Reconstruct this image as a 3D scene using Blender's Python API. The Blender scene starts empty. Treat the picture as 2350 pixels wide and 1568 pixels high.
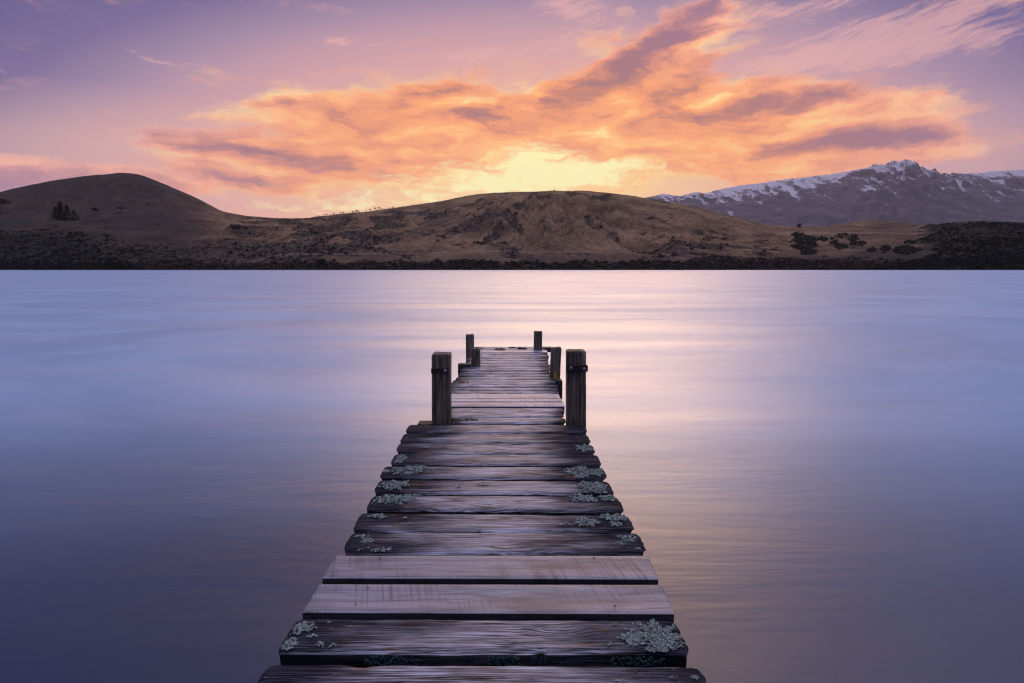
import bpy, math, random
import numpy as np

R = math.radians
scn = bpy.context.scene
COL = scn.collection
rng = np.random.default_rng(7)
random.seed(7)

# ------------------------------------------------------------------ helpers
def lin(r, g, b, a=1.0):
    def f(c):
        c /= 255.0
        return c / 12.92 if c <= 0.04045 else ((c + 0.055) / 1.055) ** 2.4
    return (f(r), f(g), f(b), a)

def tag(o, label=None, cat=None, group=None, kind=None):
    if label: o['label'] = label
    if cat: o['category'] = cat
    if group: o['group'] = group
    if kind: o['kind'] = kind
    return o

def link(o, parent=None):
    COL.objects.link(o)
    if parent is not None:
        o.parent = parent
    return o

def empty(name, loc=(0, 0, 0), rz=0.0, parent=None):
    o = bpy.data.objects.new(name, None)
    o.location = loc
    o.rotation_euler = (0, 0, rz)
    o.empty_display_size = 0.2
    return link(o, parent)

def mesh_np(name, verts, faces, mat, parent=None, loc=(0, 0, 0), rot=(0, 0, 0), smooth=True, attrs=None, vcol=None):
    """faces: (n,3) or (n,4) int array, or list of tuples"""
    me = bpy.data.meshes.new(name)
    verts = np.asarray(verts, dtype=np.float32)
    if isinstance(faces, np.ndarray):
        n, k = faces.shape
        me.vertices.add(len(verts))
        me.vertices.foreach_set('co', verts.ravel())
        me.loops.add(n * k)
        me.loops.foreach_set('vertex_index', faces.astype(np.int32).ravel())
        me.polygons.add(n)
        me.polygons.foreach_set('loop_start', np.arange(0, n * k, k, dtype=np.int32))
        me.update(calc_edges=True)
    else:
        me.from_pydata([tuple(map(float, v)) for v in verts], [], faces)
    me.polygons.foreach_set('use_smooth', [bool(smooth)] * len(me.polygons))
    for k, a in (attrs or {}).items():
        at = me.attributes.new(k, 'FLOAT', 'POINT')
        at.data.foreach_set('value', np.asarray(a, dtype=np.float32))
    if vcol is not None:
        c = me.color_attributes.new('tint', 'FLOAT_COLOR', 'POINT')
        c4 = np.ones((len(verts), 4), dtype=np.float32)
        c4[:, :3] = vcol
        c.data.foreach_set('color', c4.ravel())
    me.validate()
    me.update()
    if mat is not None:
        me.materials.append(mat)
    o = bpy.data.objects.new(name, me)
    o.location = loc
    o.rotation_euler = rot
    return link(o, parent)

# numpy gradient noise ---------------------------------------------------
_perm = np.random.default_rng(3).permutation(256)
_perm = np.concatenate([_perm, _perm, _perm])
_ang = np.random.default_rng(4).uniform(0, 2 * np.pi, 256)
def perlin(x, y, seed=0):
    x = np.asarray(x, float) + seed * 37.17
    y = np.asarray(y, float) + seed * 91.73
    xi = np.floor(x).astype(int); yi = np.floor(y).astype(int)
    xf = x - xi; yf = y - yi
    u = xf * xf * xf * (xf * (xf * 6 - 15) + 10); v = yf * yf * yf * (yf * (yf * 6 - 15) + 10)
    def g(ix, iy, dx, dy):
        h = _perm[_perm[ix & 255] + (iy & 255)]
        a = _ang[h & 255]
        return np.cos(a) * dx + np.sin(a) * dy
    n00 = g(xi, yi, xf, yf); n10 = g(xi + 1, yi, xf - 1, yf)
    n01 = g(xi, yi + 1, xf, yf - 1); n11 = g(xi + 1, yi + 1, xf - 1, yf - 1)
    return (n00 * (1 - u) + n10 * u) * (1 - v) + (n01 * (1 - u) + n11 * u) * v * 1.0
def fbm(x, y, oct=5, seed=0, gain=0.5):
    s = 0; a = 1.0; f = 1.0
    for i in range(oct):
        s = s + a * perlin(x * f, y * f, seed + i * 5)
        a *= gain; f *= 2.03
    return s
def ridged(x, y, oct=5, seed=0, gain=0.55):
    s = 0; a = 1.0; f = 1.0
    for i in range(oct):
        s = s + a * (1 - 2.2 * np.abs(perlin(x * f, y * f, seed + i * 5)))
        a *= gain; f *= 2.07
    return s
def sstep(a, b, x):
    t = np.clip((x - a) / (b - a), 0, 1)
    return t * t * (3 - 2 * t)

# ------------------------------------------------------------------ camera
TILT = R(6.74); CAMZ = 1.75; FPX = 1436.0          # focal length in pixels of a 2350 px wide frame
cam = bpy.data.cameras.new('camera')
cam.sensor_width = 36.0
cam.lens = 36.0 * FPX / 2350.0
cam.clip_start = 0.05
cam.clip_end = 60000
camo = bpy.data.objects.new('camera', cam)
camo.location = (0, 0, CAMZ)
camo.rotation_euler = (R(90) - TILT, R(0.0), R(0))
COL.objects.link(camo)
scn.camera = camo

def direction(px, py):
    xc = (px - 1175.0) / FPX; yc = (784.0 - py) / FPX
    return np.array([xc, math.cos(TILT) + yc * math.sin(TILT), -math.sin(TILT) + yc * math.cos(TILT)])
def on_plane(px, py, z=0.6):
    d = direction(px, py); t = (z - CAMZ) / d[2]
    return d[0] * t, d[1] * t
def project(x, y, z):
    zc = z - CAMZ
    f = y * math.cos(TILT) - zc * math.sin(TILT)
    u = y * math.sin(TILT) + zc * math.cos(TILT)
    return 1175 + FPX * x / f, 784 - FPX * u / f

# ------------------------------------------------------------------ node helper
class Nodes:
    def __init__(self, tree):
        self.t = tree
    def n(self, typ, **kw):
        nd = self.t.nodes.new(typ)
        for k, v in kw.items():
            setattr(nd, k, v)
        return nd
    def put(self, sock, v):
        if v is None: return
        if isinstance(v, bpy.types.NodeSocket):
            self.t.links.new(v, sock)
        else:
            if hasattr(sock, 'default_value') and not isinstance(v, (int, float)) and len(v) == 3 and sock.type == 'RGBA':
                v = (*v, 1)
            sock.default_value = v
    def math(self, op, a, b=None, c=None, clamp=False):
        nd = self.n('ShaderNodeMath', operation=op, use_clamp=clamp)
        self.put(nd.inputs[0], a); self.put(nd.inputs[1], b); self.put(nd.inputs[2], c)
        return nd.outputs[0]
    def vmath(self, op, a, b=None, s=None):
        nd = self.n('ShaderNodeVectorMath', operation=op)
        self.put(nd.inputs[0], a); self.put(nd.inputs[1], b)
        if s is not None: self.put(nd.inputs['Scale'], s)
        return nd.outputs['Value'] if op in ('LENGTH', 'DOT_PRODUCT', 'DISTANCE') else nd.outputs['Vector']
    def ss(self, x, a, b, lo=0.0, hi=1.0, typ='SMOOTHSTEP'):
        nd = self.n('ShaderNodeMapRange', interpolation_type=typ)
        self.put(nd.inputs['Value'], x)
        self.put(nd.inputs['From Min'], a); self.put(nd.inputs['From Max'], b)
        self.put(nd.inputs['To Min'], lo); self.put(nd.inputs['To Max'], hi)
        return nd.outputs['Result']
    def noise(self, vec, scale, detail=4, rough=0.55, dist=0.0, dim='3D', color=False):
        nd = self.n('ShaderNodeTexNoise', noise_dimensions=dim)
        if vec is not None: self.put(nd.inputs['Vector'], vec)
        nd.inputs['Scale'].default_value = scale; nd.inputs['Detail'].default_value = detail
        nd.inputs['Roughness'].default_value = rough; nd.inputs['Distortion'].default_value = dist
        return nd.outputs['Color' if color else 'Fac']
    def mix(self, f, a, b, mode='MIX'):
        nd = self.n('ShaderNodeMix', data_type='RGBA', blend_type=mode)
        self.put(nd.inputs[0], f); self.put(nd.inputs[6], a); self.put(nd.inputs[7], b)
        return nd.outputs[2]
    def ramp(self, f, stops, interp='LINEAR'):
        nd = self.n('ShaderNodeValToRGB')
        cr = nd.color_ramp; cr.interpolation = interp
        while len(cr.elements) < len(stops): cr.elements.new(0.5)
        for e, (p, c) in zip(cr.elements, stops):
            e.position = p; e.color = c if len(c) == 4 else (*c, 1)
        self.put(nd.inputs[0], f)
        return nd.outputs['Color']
    def xyz(self, x=0.0, y=0.0, z=0.0):
        nd = self.n('ShaderNodeCombineXYZ')
        for i, v in enumerate((x, y, z)): self.put(nd.inputs[i], v)
        return nd.outputs[0]
    def sep(self, v):
        nd = self.n('ShaderNodeSeparateXYZ'); self.put(nd.inputs[0], v)
        return nd.outputs
    def attr(self, name, out='Fac'):
        nd = self.n('ShaderNodeAttribute', attribute_name=name)
        return nd.outputs[out]

def material(name):
    m = bpy.data.materials.new(name)
    m.use_nodes = True
    t = m.node_tree
    p = t.nodes['Principled BSDF']
    return m, Nodes(t), p

def bump(N, p, height, dist, strength=1.0):
    b = N.n('ShaderNodeBump')
    b.inputs['Strength'].default_value = strength
    b.inputs['Distance'].default_value = dist
    N.put(b.inputs['Height'], height)
    N.put(p.inputs['Normal'], b.outputs[0])

# ------------------------------------------------------------------ world: dusk sky with lit clouds
SUN_AZ, SUN_EL = R(6.0), R(9.0)
def build_world():
    w = bpy.data.worlds.new('World'); scn.world = w
    w.use_nodes = True
    t = w.node_tree; N = Nodes(t)
    bg = t.nodes['Background']; out = t.nodes['World Output']
    tc = N.n('ShaderNodeTexCoord')
    d = N.sep(tc.outputs['Generated'])
    az = N.math('MULTIPLY', N.math('ARCTAN2', d[0], d[1]), 18 / math.pi)      # tens of degrees
    elr = N.math('MULTIPLY', N.math('ARCSINE', d[2]), 18 / math.pi)
    el = N.math('ABSOLUTE', elr)
    P = N.xyz(az, el, 0)
    # fluffy warp of the cloud coordinates
    w1 = N.vmath('MULTIPLY', N.vmath('SUBTRACT', N.noise(N.vmath('MULTIPLY', P, (0.8, 1.7, 1)), 1.1, 3, 0.5, color=True), (0.5, 0.5, 0.5)), (0.9, 0.30, 0))
    w2 = N.vmath('MULTIPLY', N.vmath('SUBTRACT', N.noise(N.vmath('MULTIPLY', P, (1, 1.9, 1)), 4.0, 5, 0.62, color=True), (0.5, 0.5, 0.5)), (0.36, 0.13, 0))
    Pw = N.vmath('ADD', N.vmath('ADD', P, w1), w2)

    def blobs(lst, src):
        acc = None
        for (px, py, rx, ry, ang, wt) in lst:
            v = direction(px, py)
            a = math.degrees(math.atan2(v[0], v[1])) / 10
            e = math.degrees(math.atan2(v[2], math.hypot(v[0], v[1]))) / 10
            mp = N.n('ShaderNodeMapping', vector_type='TEXTURE')
            mp.inputs['Location'].default_value = (a, e, 0)
            mp.inputs['Rotation'].default_value = (0, 0, R(ang))
            mp.inputs['Scale'].default_value = (rx / 250.0, ry / 250.0, 1)
            N.put(mp.inputs['Vector'], src)
            g = N.n('ShaderNodeTexGradient', gradient_type='SPHERICAL')
            N.put(g.inputs[0], mp.outputs[0])
            acc = N.math('MULTIPLY', g.outputs['Fac'], wt) if acc is None else N.math('MULTIPLY_ADD', g.outputs['Fac'], wt, acc)
        return acc

    # clear-sky gradient measured from the place where the sun has gone behind the hill
    da = N.math('SUBTRACT', az, 0.2)
    r = N.math('SQRT', N.math('ADD', N.math('POWER', N.math('DIVIDE', da, 3.75), 2.0),
                              N.math('POWER', N.math('DIVIDE', N.math('SUBTRACT', el, 0.35), 1.75), 2.0)))
    base = N.ramp(N.math('MULTIPLY', r, 0.5), [
        (0.0, lin(255, 224, 160)), (0.14, lin(250, 200, 145)), (0.26, lin(236, 178, 148)), (0.34, lin(228, 169, 152)), (0.42, lin(208, 157, 160)),
        (0.475, lin(188, 147, 160)), (0.53, lin(154, 129, 157)), (0.595, lin(112, 98, 143)), (0.67, lin(94, 86, 134)), (1.0, lin(92, 90, 145))])
    pocket = blobs([(330, 335, 420, 110, 0, 0.9), (60, 360, 300, 80, 0, 0.35), (2300, 345, 260, 120, 0, 0.5)], P)
    base = N.mix(N.math('MULTIPLY', pocket, 0.75, clamp=True), base, lin(222, 172, 158))

    # broken orange cloud
    n1 = N.noise(N.vmath('MULTIPLY', Pw, (0.85, 2.7, 1)), 2.0, 7, 0.58)
    n2 = N.noise(N.vmath('ADD', N.vmath('MULTIPLY', Pw, (0.8, 3.0, 1)), (7.3, 2.1, 4)), 2.3, 6, 0.57)
    n3 = N.noise(N.vmath('ADD', N.vmath('MULTIPLY', Pw, (0.9, 2.8, 1)), (1.3, 9.1, 2)), 5.0, 6, 0.64)
    O = blobs([
        (1230, 310, 820, 150, 0, 1.35), (850, 300, 420, 120, -6, 0.75), (640, 385, 380, 80, -4, 0.8), (1640, 300, 520, 120, -6, 0.85),
        (1450, 150, 330, 80, 24, 0.9), (1640, 90, 190, 55, 12, 0.85), (1380, 80, 120, 40, 35, 0.7), (1590, 30, 150, 60, 30, 0.6),
        (1560, 195, 200, 60, 16, 0.7), (1040, 195, 190, 55, 0, 0.65), (1770, 188, 130, 30, 10, 0.6), (1950, 265, 300, 60, -10, 0.7),
        (2000, 365, 380, 40, 0, 0.8), (90, 382, 330, 36, -7, 1.5), (480, 345, 200, 40, -4, 0.5), (560, 420, 300, 45, 0, 0.6),
        (2130, 248, 90, 16, -4, 0.55), (2245, 262, 90, 18, 10, 0.5), (780, 92, 36, 14, 8, 0.5), (1880, 230, 260, 40, -12, 0.5),
        (400, 2, 80, 12, 0, 0.6), (720, 245, 200, 40, 4, 0.6), (1250, 420, 700, 60, 0, 0.5)], Pw)
    glow = blobs([(1240, 400, 1050, 400, 0, 1.0)], P)
    # thick dark cores
    K = blobs([
        (1480, 115, 280, 54, 27, 1.7), (1620, 40, 120, 50, 40, 0.9), (640, 358, 300, 38, -9, 1.6), (1970, 326, 210, 38, -2, 2.1), (1060, 262, 320, 34, 4, 1.0),
        (1590, 190, 140, 40, 24, 1.2), (1765, 192, 120, 26, 14, 1.0), (1720, 242, 300, 26, 4, 1.0), (560, 416, 230, 26, -8, 0.9),
        (1030, 190, 130, 26, 0, 0.75), (1400, 170, 160, 40, 22, 0.6), (40, 418, 330, 42, 0, 1.5), (1560, 290, 300, 26, 4, 0.45),
        (2120, 322, 60, 20, -10, 0.6), (800, 250, 110, 20, 0, 0.7), (1880, 228, 80, 18, 0, 0.6), (760, 345, 240, 26, -10, 0.4), (1900, 405, 300, 26, 8, 0.8)], Pw)
    # one cloud field: thin cloud glows, thick cloud goes mauve; the side facing the hidden sun is brighter
    sunward = N.vmath('SCALE', N.vmath('NORMALIZE', N.vmath('SUBTRACT', (0.25, 0.4, 0), P)), None, 0.16)
    n1s = N.noise(N.vmath('MULTIPLY', N.vmath('ADD', Pw, sunward), (0.85, 2.7, 1)), 2.0, 5, 0.58)
    lit = N.math('SUBTRACT', n1, n1s)
    cov = N.math('ADD', N.math('MULTIPLY', O, 0.92), N.math('ADD', N.math('MULTIPLY', N.math('SUBTRACT', n1, 0.5), 2.1), N.math('MULTIPLY', N.math('SUBTRACT', n3, 0.5), 0.5)))
    cov = N.math('ADD', cov, N.math('MULTIPLY', K, 0.5))
    al = N.ss(cov, 0.14, 1.0)
    T = N.math('ADD', N.math('MULTIPLY', N.ss(O, 0.0, 1.6), 0.26), N.math('ADD', N.math('MULTIPLY', K, 0.42), N.math('ADD', N.math('MULTIPLY', N.math('SUBTRACT', n2, 0.5), 1.15), N.math('MULTIPLY', N.math('SUBTRACT', n3, 0.5), 0.42))))
    T = N.math('ADD', N.math('ADD', T, N.math('MULTIPLY', lit, 0.9)), 0.085)
    far = N.ramp(T, [(0.05, lin(250, 188, 152)), (0.28, lin(240, 168, 146)), (0.45, lin(212, 148, 142)), (0.66, lin(182, 128, 136)), (0.92, lin(150, 112, 138))])
    near = N.ramp(T, [(0.0, lin(255, 222, 144)), (0.14, lin(255, 192, 118)), (0.32, lin(252, 166, 104)), (0.54, lin(236, 148, 102)), (0.72, lin(198, 126, 104)), (0.95, lin(162, 108, 110))])
    sky = N.mix(al, base, N.mix(N.ss(glow, 0.05, 0.6), far, near))
    # bright gap above the ridge
    Y = blobs([(1220, 395, 270, 62, 0, 1.25), (1080, 425, 330, 40, 0, 0.8), (1330, 395, 230, 40, -4, 0.7), (900, 465, 420, 45, 0, 0.55), (1215, 345, 60, 40, 0, 0.5), (1420, 375, 200, 20, 6, 0.4)], Pw)
    yd = N.ss(N.math('ADD', N.math('MULTIPLY', Y, 0.85), N.math('ADD', N.math('MULTIPLY', N.math('SUBTRACT', n2, 0.5), 2.4), N.math('MULTIPLY', N.math('SUBTRACT', n3, 0.5), 2.7))), 0.1, 1.15)
    yd = N.math('MULTIPLY', yd, N.ss(Y, 0.0, 0.25))
    sky = N.mix(N.math('MULTIPLY', yd, 0.95), sky, lin(255, 247, 178))
    # thin high cirrus
    rotm = N.n('ShaderNodeMapping', vector_type='TEXTURE')
    rotm.inputs['Rotation'].default_value = (0, 0, R(14)); rotm.inputs['Scale'].default_value = (0.8, 0.10, 1)
    N.put(rotm.inputs['Vector'], N.vmath('ADD', P, N.vmath('MULTIPLY', w2, (0.6, 0.6, 0))))
    streak = N.noise(rotm.outputs[0], 3.0, 7, 0.65)
    Wb = blobs([(1310, 15, 120, 34, -6, 0.95), (2060, 100, 310, 48, -2, 0.72), (1960, 130, 260, 34, 0, 0.5), (2100, 30, 330, 34, 6, 0.5), (1100, 126, 140, 20, 4, 0.6),
                (370, 140, 110, 8, -10, 0.42), (430, 146, 100, 6, -2, 0.25), (1830, 140, 160, 20, 4, 0.6), (2250, 12, 150, 26, 10, 0.6), (780, 92, 50, 14, 10, 0.8),
                (1300, 95, 130, 40, 10, 0.5), (860, 103, 50, 8, 0, 0.35), (1880, 8, 260, 24, 4, 0.6)], N.vmath('ADD', P, w2))
    wd = N.math('MULTIPLY', N.ss(N.math('ADD', Wb, N.math('MULTIPLY', N.math('SUBTRACT', streak, 0.5), 1.7)), 0.1, 0.8), 0.7)
    wd = N.math('MULTIPLY', wd, N.ss(Wb, 0.0, 0.2))
    sky = N.mix(wd, sky, N.ramp(r, [(0.5, lin(244, 184, 158)), (1.0, lin(222, 168, 166))]))
    # unseen rest of the dome: violet-blue overhead, brightened to light the deck, dim blue dusk opposite the sunset
    over = N.ss(el, 2.2, 2.75)
    ocl = N.ramp(N.ss(az, -4.5, 5.5, 0.0, 1.0, 'LINEAR'), [(0.0, OV_L), (0.25, OV_L), (0.49, OV_C), (0.55, OV_C), (0.85, OV_R), (1.0, OV_R)], 'EASE')
    sky = N.mix(over, sky, N.mix(N.ss(el, 4.3, 6.5), ocl, OV_Z))
    back = N.ss(N.math('ABSOLUTE', az), 4.6, 10.0)
    sky = N.mix(N.math('MULTIPLY', back, N.ss(el, 3.0, 7.5, 1.0, 0.0)), sky, (BACK[0], BACK[1], BACK[2], 1))
    N.put(bg.inputs['Color'], sky)
    bg.inputs['Strength'].default_value = 1.09
    st = N.n('ShaderNodeTexSky', sky_type='NISHITA')
    st.sun_disc = False
    st.sun_elevation = SUN_EL
    st.sun_rotation = SUN_AZ
    st.air_density = 1.4; st.dust_density = 2.0; st.ozone_density = 3.0
    bg2 = N.n('ShaderNodeBackground')
    N.put(bg2.inputs['Color'], st.outputs[0]); bg2.inputs['Strength'].default_value = NISHITA
    add = N.n('ShaderNodeAddShader')
    t.links.new(bg.outputs[0], add.inputs[0]); t.links.new(bg2.outputs[0], add.inputs[1])
    t.links.new(add.outputs[0], out.inputs['Surface'])
OV_L = (0.06, 0.11, 0.34, 1)
OV_C = (0.55, 0.40, 0.50, 1)
OV_R = (0.40, 0.42, 0.80, 1)
OV_Z = (1.30, 1.22, 1.55, 1)
BACK = (0.10, 0.10, 0.19)
NISHITA = 0.001
build_world()

# the low sun, veiled by cloud behind the ridge: a wide soft-edged disc
sun = bpy.data.lights.new('sun', 'SUN')
sun.energy = 4.0
sun.angle = R(58)
sun.color = (1.0, 0.63, 0.34)
sun.use_nodes = True
_N = Nodes(sun.node_tree)
_em = sun.node_tree.nodes['Emission']
_g = _N.n('ShaderNodeNewGeometry')
_S = (math.sin(SUN_AZ) * math.cos(SUN_EL), math.cos(SUN_AZ) * math.cos(SUN_EL), math.sin(SUN_EL))
_c = _N.math('ABSOLUTE', _N.vmath('DOT_PRODUCT', _g.outputs['Incoming'], _S))
_f = _N.ss(_N.math('ARCCOSINE', _N.math('MINIMUM', _c, 1.0)), R(2), R(28), 1.0, 0.0)
_N.put(_em.inputs['Strength'], _N.math('POWER', _f, 1.3))
suno = bpy.data.objects.new('sun', sun)
suno.location = (60, 900, 120)
suno.rotation_euler = (-(R(90) - SUN_EL), 0, -SUN_AZ)
COL.objects.link(suno)

# ------------------------------------------------------------------ materials
def wood_deck(name, pale=False, light=1.0):
    m, N, p = material(name)
    tc = N.n('ShaderNodeTexCoord'); oi = N.n('ShaderNodeObjectInfo')
    rnd = oi.outputs['Random']
    off = N.xyz(N.math('MULTIPLY', rnd, 83.0), N.math('MULTIPLY', rnd, 47.0), N.math('MULTIPLY', rnd, 29.0))
    co = N.vmath('ADD', tc.outputs['Object'], off)
    # knots push the grain aside
    vo = N.n('ShaderNodeTexVoronoi', feature='F1', distance='EUCLIDEAN')
    N.put(vo.inputs['Vector'], N.vmath('MULTIPLY', co, (2.1, 5.2, 0.0)))
    vo.inputs['Scale'].default_value = 1.0
    kd = vo.outputs['Distance']
    knot = N.ss(kd, 0.05, 0.32, 1.0, 0.0)
    wob = N.noise(N.vmath('MULTIPLY', co, (3.0, 8, 5)), 1.0, 3, 0.5, color=True)
    cw = N.vmath('ADD', co, N.vmath('MULTIPLY', N.vmath('SUBTRACT', wob, (0.5, 0.5, 0.5)), (0.0, 0.011, 0.01)))
    cw = N.vmath('ADD', cw, N.xyz(0, N.math('MULTIPLY', knot, 0.028), 0))
    fine = N.noise(N.vmath('MULTIPLY', cw, (5.0, 210, 60)), 1.0, 4, 0.6)
    mid = N.noise(N.vmath('MULTIPLY', cw, (2.6, 46, 30)), 1.0, 5, 0.62)
    big = N.noise(N.vmath('MULTIPLY', co, (2.2, 7, 7)), 1.0, 4, 0.6)
    cr1 = N.math('ABSOLUTE', N.math('SUBTRACT', N.noise(N.vmath('MULTIPLY', cw, (2.6, 105, 40)), 1.0, 3, 0.55), 0.5))
    gate = N.ss(N.noise(N.vmath('MULTIPLY', co, (3, 16, 8)), 1.0, 3, 0.5), 0.38, 0.55)
    crack = N.math('MULTIPLY', N.ss(cr1, 0.0, 0.045 if not pale else 0.012, 1.0, 0.0), gate)
    endd = N.attr('endd')
    if pale:
        g = N.math('ADD', N.math('MULTIPLY', fine, 0.45), N.math('MULTIPLY', mid, 0.55))
        base = N.ramp(g, [(0.40, (0.13, 0.122, 0.145)), (0.5, (0.27, 0.255, 0.29)), (0.60, (0.36, 0.342, 0.38))])
        # saw marks across the board
        saw = N.noise(N.vmath('MULTIPLY', N.vmath('ADD', co, N.xyz(N.math('MULTIPLY', N.sep(co)[1], 0.22), 0, 0)), (70, 1.2, 1)), 1.0, 3, 0.6)
        sawg = N.math('MULTIPLY', N.ss(saw, 0.46, 0.68), N.ss(N.noise(N.vmath('MULTIPLY', co, (3.2, 6, 1)), 1.0, 3, 0.5), 0.40, 0.6))
        base = N.mix(N.math('MULTIPLY', sawg, 0.75), base, (0.06, 0.057, 0.075))
        base = N.mix(N.math('MULTIPLY', N.ss(big, 0.50, 0.68), 0.6), base, (0.075, 0.071, 0.092))
        base = N.mix(N.math('MULTIPLY', crack, 0.5), base, (0.05, 0.05, 0.06))
        base = N.mix(1.0, base, (0.74 * light, 0.78 * light, 0.90 * light, 1), 'MULTIPLY')
        rough = N.math('ADD', N.math('MULTIPLY', g, 0.2), 0.36)
        ht = N.math('SUBTRACT', N.math('MULTIPLY', g, 0.35), N.math('MULTIPLY', crack, 0.4))
    else:
        g = N.math('ADD', N.math('MULTIPLY', fine, 0.62), N.math('ADD', N.math('MULTIPLY', mid, 0.18), N.math('MULTIPLY', big, 0.20)))
        base = N.ramp(g, [(0.41, (0.032, 0.030, 0.034)), (0.465, (0.105, 0.098, 0.106)), (0.525, (0.23, 0.218, 0.235)), (0.60, (0.42, 0.405, 0.43))])
        rings = N.math('MULTIPLY_ADD', N.math('SINE', N.math('MULTIPLY', kd, 95.0)), 0.5, 0.5)
        base = N.mix(N.math('MULTIPLY', N.ss(kd, 0.08, 0.16, 1.0, 0.0), N.math('MULTIPLY', rings, 0.55)), base, (0.07, 0.055, 0.05))
        base = N.mix(N.math('MULTIPLY', crack, 0.93), base, (0.010, 0.009, 0.011))
        brown = N.ss(N.noise(N.vmath('MULTIPLY', co, (1.5, 9, 3)), 1.0, 4, 0.6), 0.52, 0.72)
        base = N.mix(N.math('MULTIPLY', brown, 0.3), base, (0.12, 0.088, 0.075))
        # black algae at the weathered ends and in blotches
        e = N.math('ADD', endd, N.math('MULTIPLY', N.math('SUBTRACT', big, 0.5), 0.85))
        dark = N.ss(e, 0.09, 0.52, 1.0, 0.0)
        base = N.mix(N.math('MULTIPLY', dark, 0.95), base, N.mix(N.ss(fine, 0.40, 0.66), (0.004, 0.004, 0.007), (0.034, 0.032, 0.042)))
        # rust-orange lichen film between the bare wood and the ends
        on = N.noise(N.vmath('MULTIPLY', co, (5, 24, 8)), 1.0, 5, 0.65)
        og = N.math('MULTIPLY', N.ss(on, 0.58, 0.70), N.ss(N.math('ABSOLUTE', N.math('SUBTRACT', endd, 0.24)), 0.05, 0.2, 1.0, 0.0))
        base = N.mix(N.math('MULTIPLY', og, 0.8), base, (0.22, 0.085, 0.018))
        # thin crusty specks
        sp = N.ss(N.noise(N.vmath('MULTIPLY', co, (26, 60, 40)), 1.0, 3, 0.6), 0.69, 0.75)
        base = N.mix(N.math('MULTIPLY', N.math('MULTIPLY', sp, N.ss(endd, 0.05, 0.35, 1.0, 0.1)), 0.8), base, (0.32, 0.36, 0.36))
        base = N.mix(1.0, base, (0.86 * light, 0.93 * light, 1.10 * light, 1), 'MULTIPLY')
        rough = N.math('ADD', N.math('MULTIPLY', g, 0.25), N.math('MULTIPLY_ADD', dark, 0.22, 0.38))
        ht = N.math('SUBTRACT', N.math('MULTIPLY', g, 0.9), N.math('MULTIPLY', crack, 0.9))
        N.put(p.inputs['Specular IOR Level'], N.math('MULTIPLY', N.math('SUBTRACT', 1.0, crack), N.math('MULTIPLY_ADD', dark, -0.30, 0.34)))
    # side faces darkened by surface angle: their shade put into the colour
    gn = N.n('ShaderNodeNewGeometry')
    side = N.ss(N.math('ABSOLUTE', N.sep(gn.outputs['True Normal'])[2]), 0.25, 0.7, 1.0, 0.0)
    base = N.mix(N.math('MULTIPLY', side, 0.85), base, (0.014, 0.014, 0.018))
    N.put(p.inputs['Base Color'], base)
    N.put(p.inputs['Roughness'], rough)
    bump(N, p, ht, 0.0034 if not pale else 0.0018, 0.9)
    return m

def wood_post(name):
    m, N, p = material(name)
    tc = N.n('ShaderNodeTexCoord'); oi = N.n('ShaderNodeObjectInfo')
    rnd = oi.outputs['Random']
    co = N.vmath('ADD', tc.outputs['Object'], N.xyz(N.math('MULTIPLY', rnd, 31.0), N.math('MULTIPLY', rnd, 17.0), 0))
    g = N.noise(N.vmath('MULTIPLY', co, (60, 60, 2.2)), 1.0, 5, 0.62)
    big = N.noise(N.vmath('MULTIPLY', co, (14, 14, 4)), 1.0, 4, 0.6)
    z = N.sep(tc.outputs['Object'])[2]
    base = N.ramp(N.math('ADD', N.math('MULTIPLY', g, 0.6), N.math('MULTIPLY', big, 0.4)),
                  [(0.36, (0.040, 0.030, 0.022)), (0.5, (0.15, 0.114, 0.084)), (0.64, (0.33, 0.27, 0.21))])
    cr = N.math('MULTIPLY', N.ss(N.math('ABSOLUTE', N.math('SUBTRACT', N.noise(N.vmath('MULTIPLY', co, (38, 38, 1.4)), 1.0, 3, 0.5), 0.5)), 0, 0.03, 1, 0), 0.85)
    base = N.mix(cr, base, (0.008, 0.007, 0.006))
    moss = N.ss(N.noise(N.vmath('MULTIPLY', co, (22, 22, 9)), 1.0, 5, 0.65), 0.56, 0.7)
    base = N.mix(N.math('MULTIPLY', moss, 0.4), base, (0.085, 0.088, 0.062))
    pale = N.ss(N.noise(N.vmath('MULTIPLY', co, (40, 40, 22)), 1.0, 4, 0.65), 0.66, 0.74)
    base = N.mix(N.math('MULTIPLY', pale, 0.5), base, (0.24, 0.22, 0.21))
    N.put(p.inputs['Base Color'], base)
    p.inputs['Roughness'].default_value = 0.72
    bump(N, p, N.math('SUBTRACT', g, cr), 0.004, 0.8)
    return m

def plain(name, c1, c2, rough=0.6, metal=0.0, scale=40.0, bd=0.001, spec=0.5):
    m, N, p = material(name)
    tc = N.n('ShaderNodeTexCoord')
    n = N.noise(tc.outputs['Object'], scale, 5, 0.6)
    N.put(p.inputs['Base Color'], N.mix(N.ss(n, 0.35, 0.68), (*c1, 1), (*c2, 1)))
    p.inputs['Roughness'].default_value = rough
    p.inputs['Metallic'].default_value = metal
    p.inputs['Specular IOR Level'].default_value = spec
    if bd: bump(N, p, n, bd, 0.8)
    return m

def tinted(name, rough=0.9, spec=0.2, mul=1.0):
    """base colour from the per-plant tint stored on the mesh"""
    m, N, p = material(name)
    c = N.attr('tint', 'Color')
    if mul != 1.0: c = N.mix(1.0, c, (mul, mul, mul, 1), 'MULTIPLY')
    N.put(p.inputs['Base Color'], c)
    p.inputs['Roughness'].default_value = rough
    p.inputs['Specular IOR Level'].default_value = spec
    return m

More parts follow.
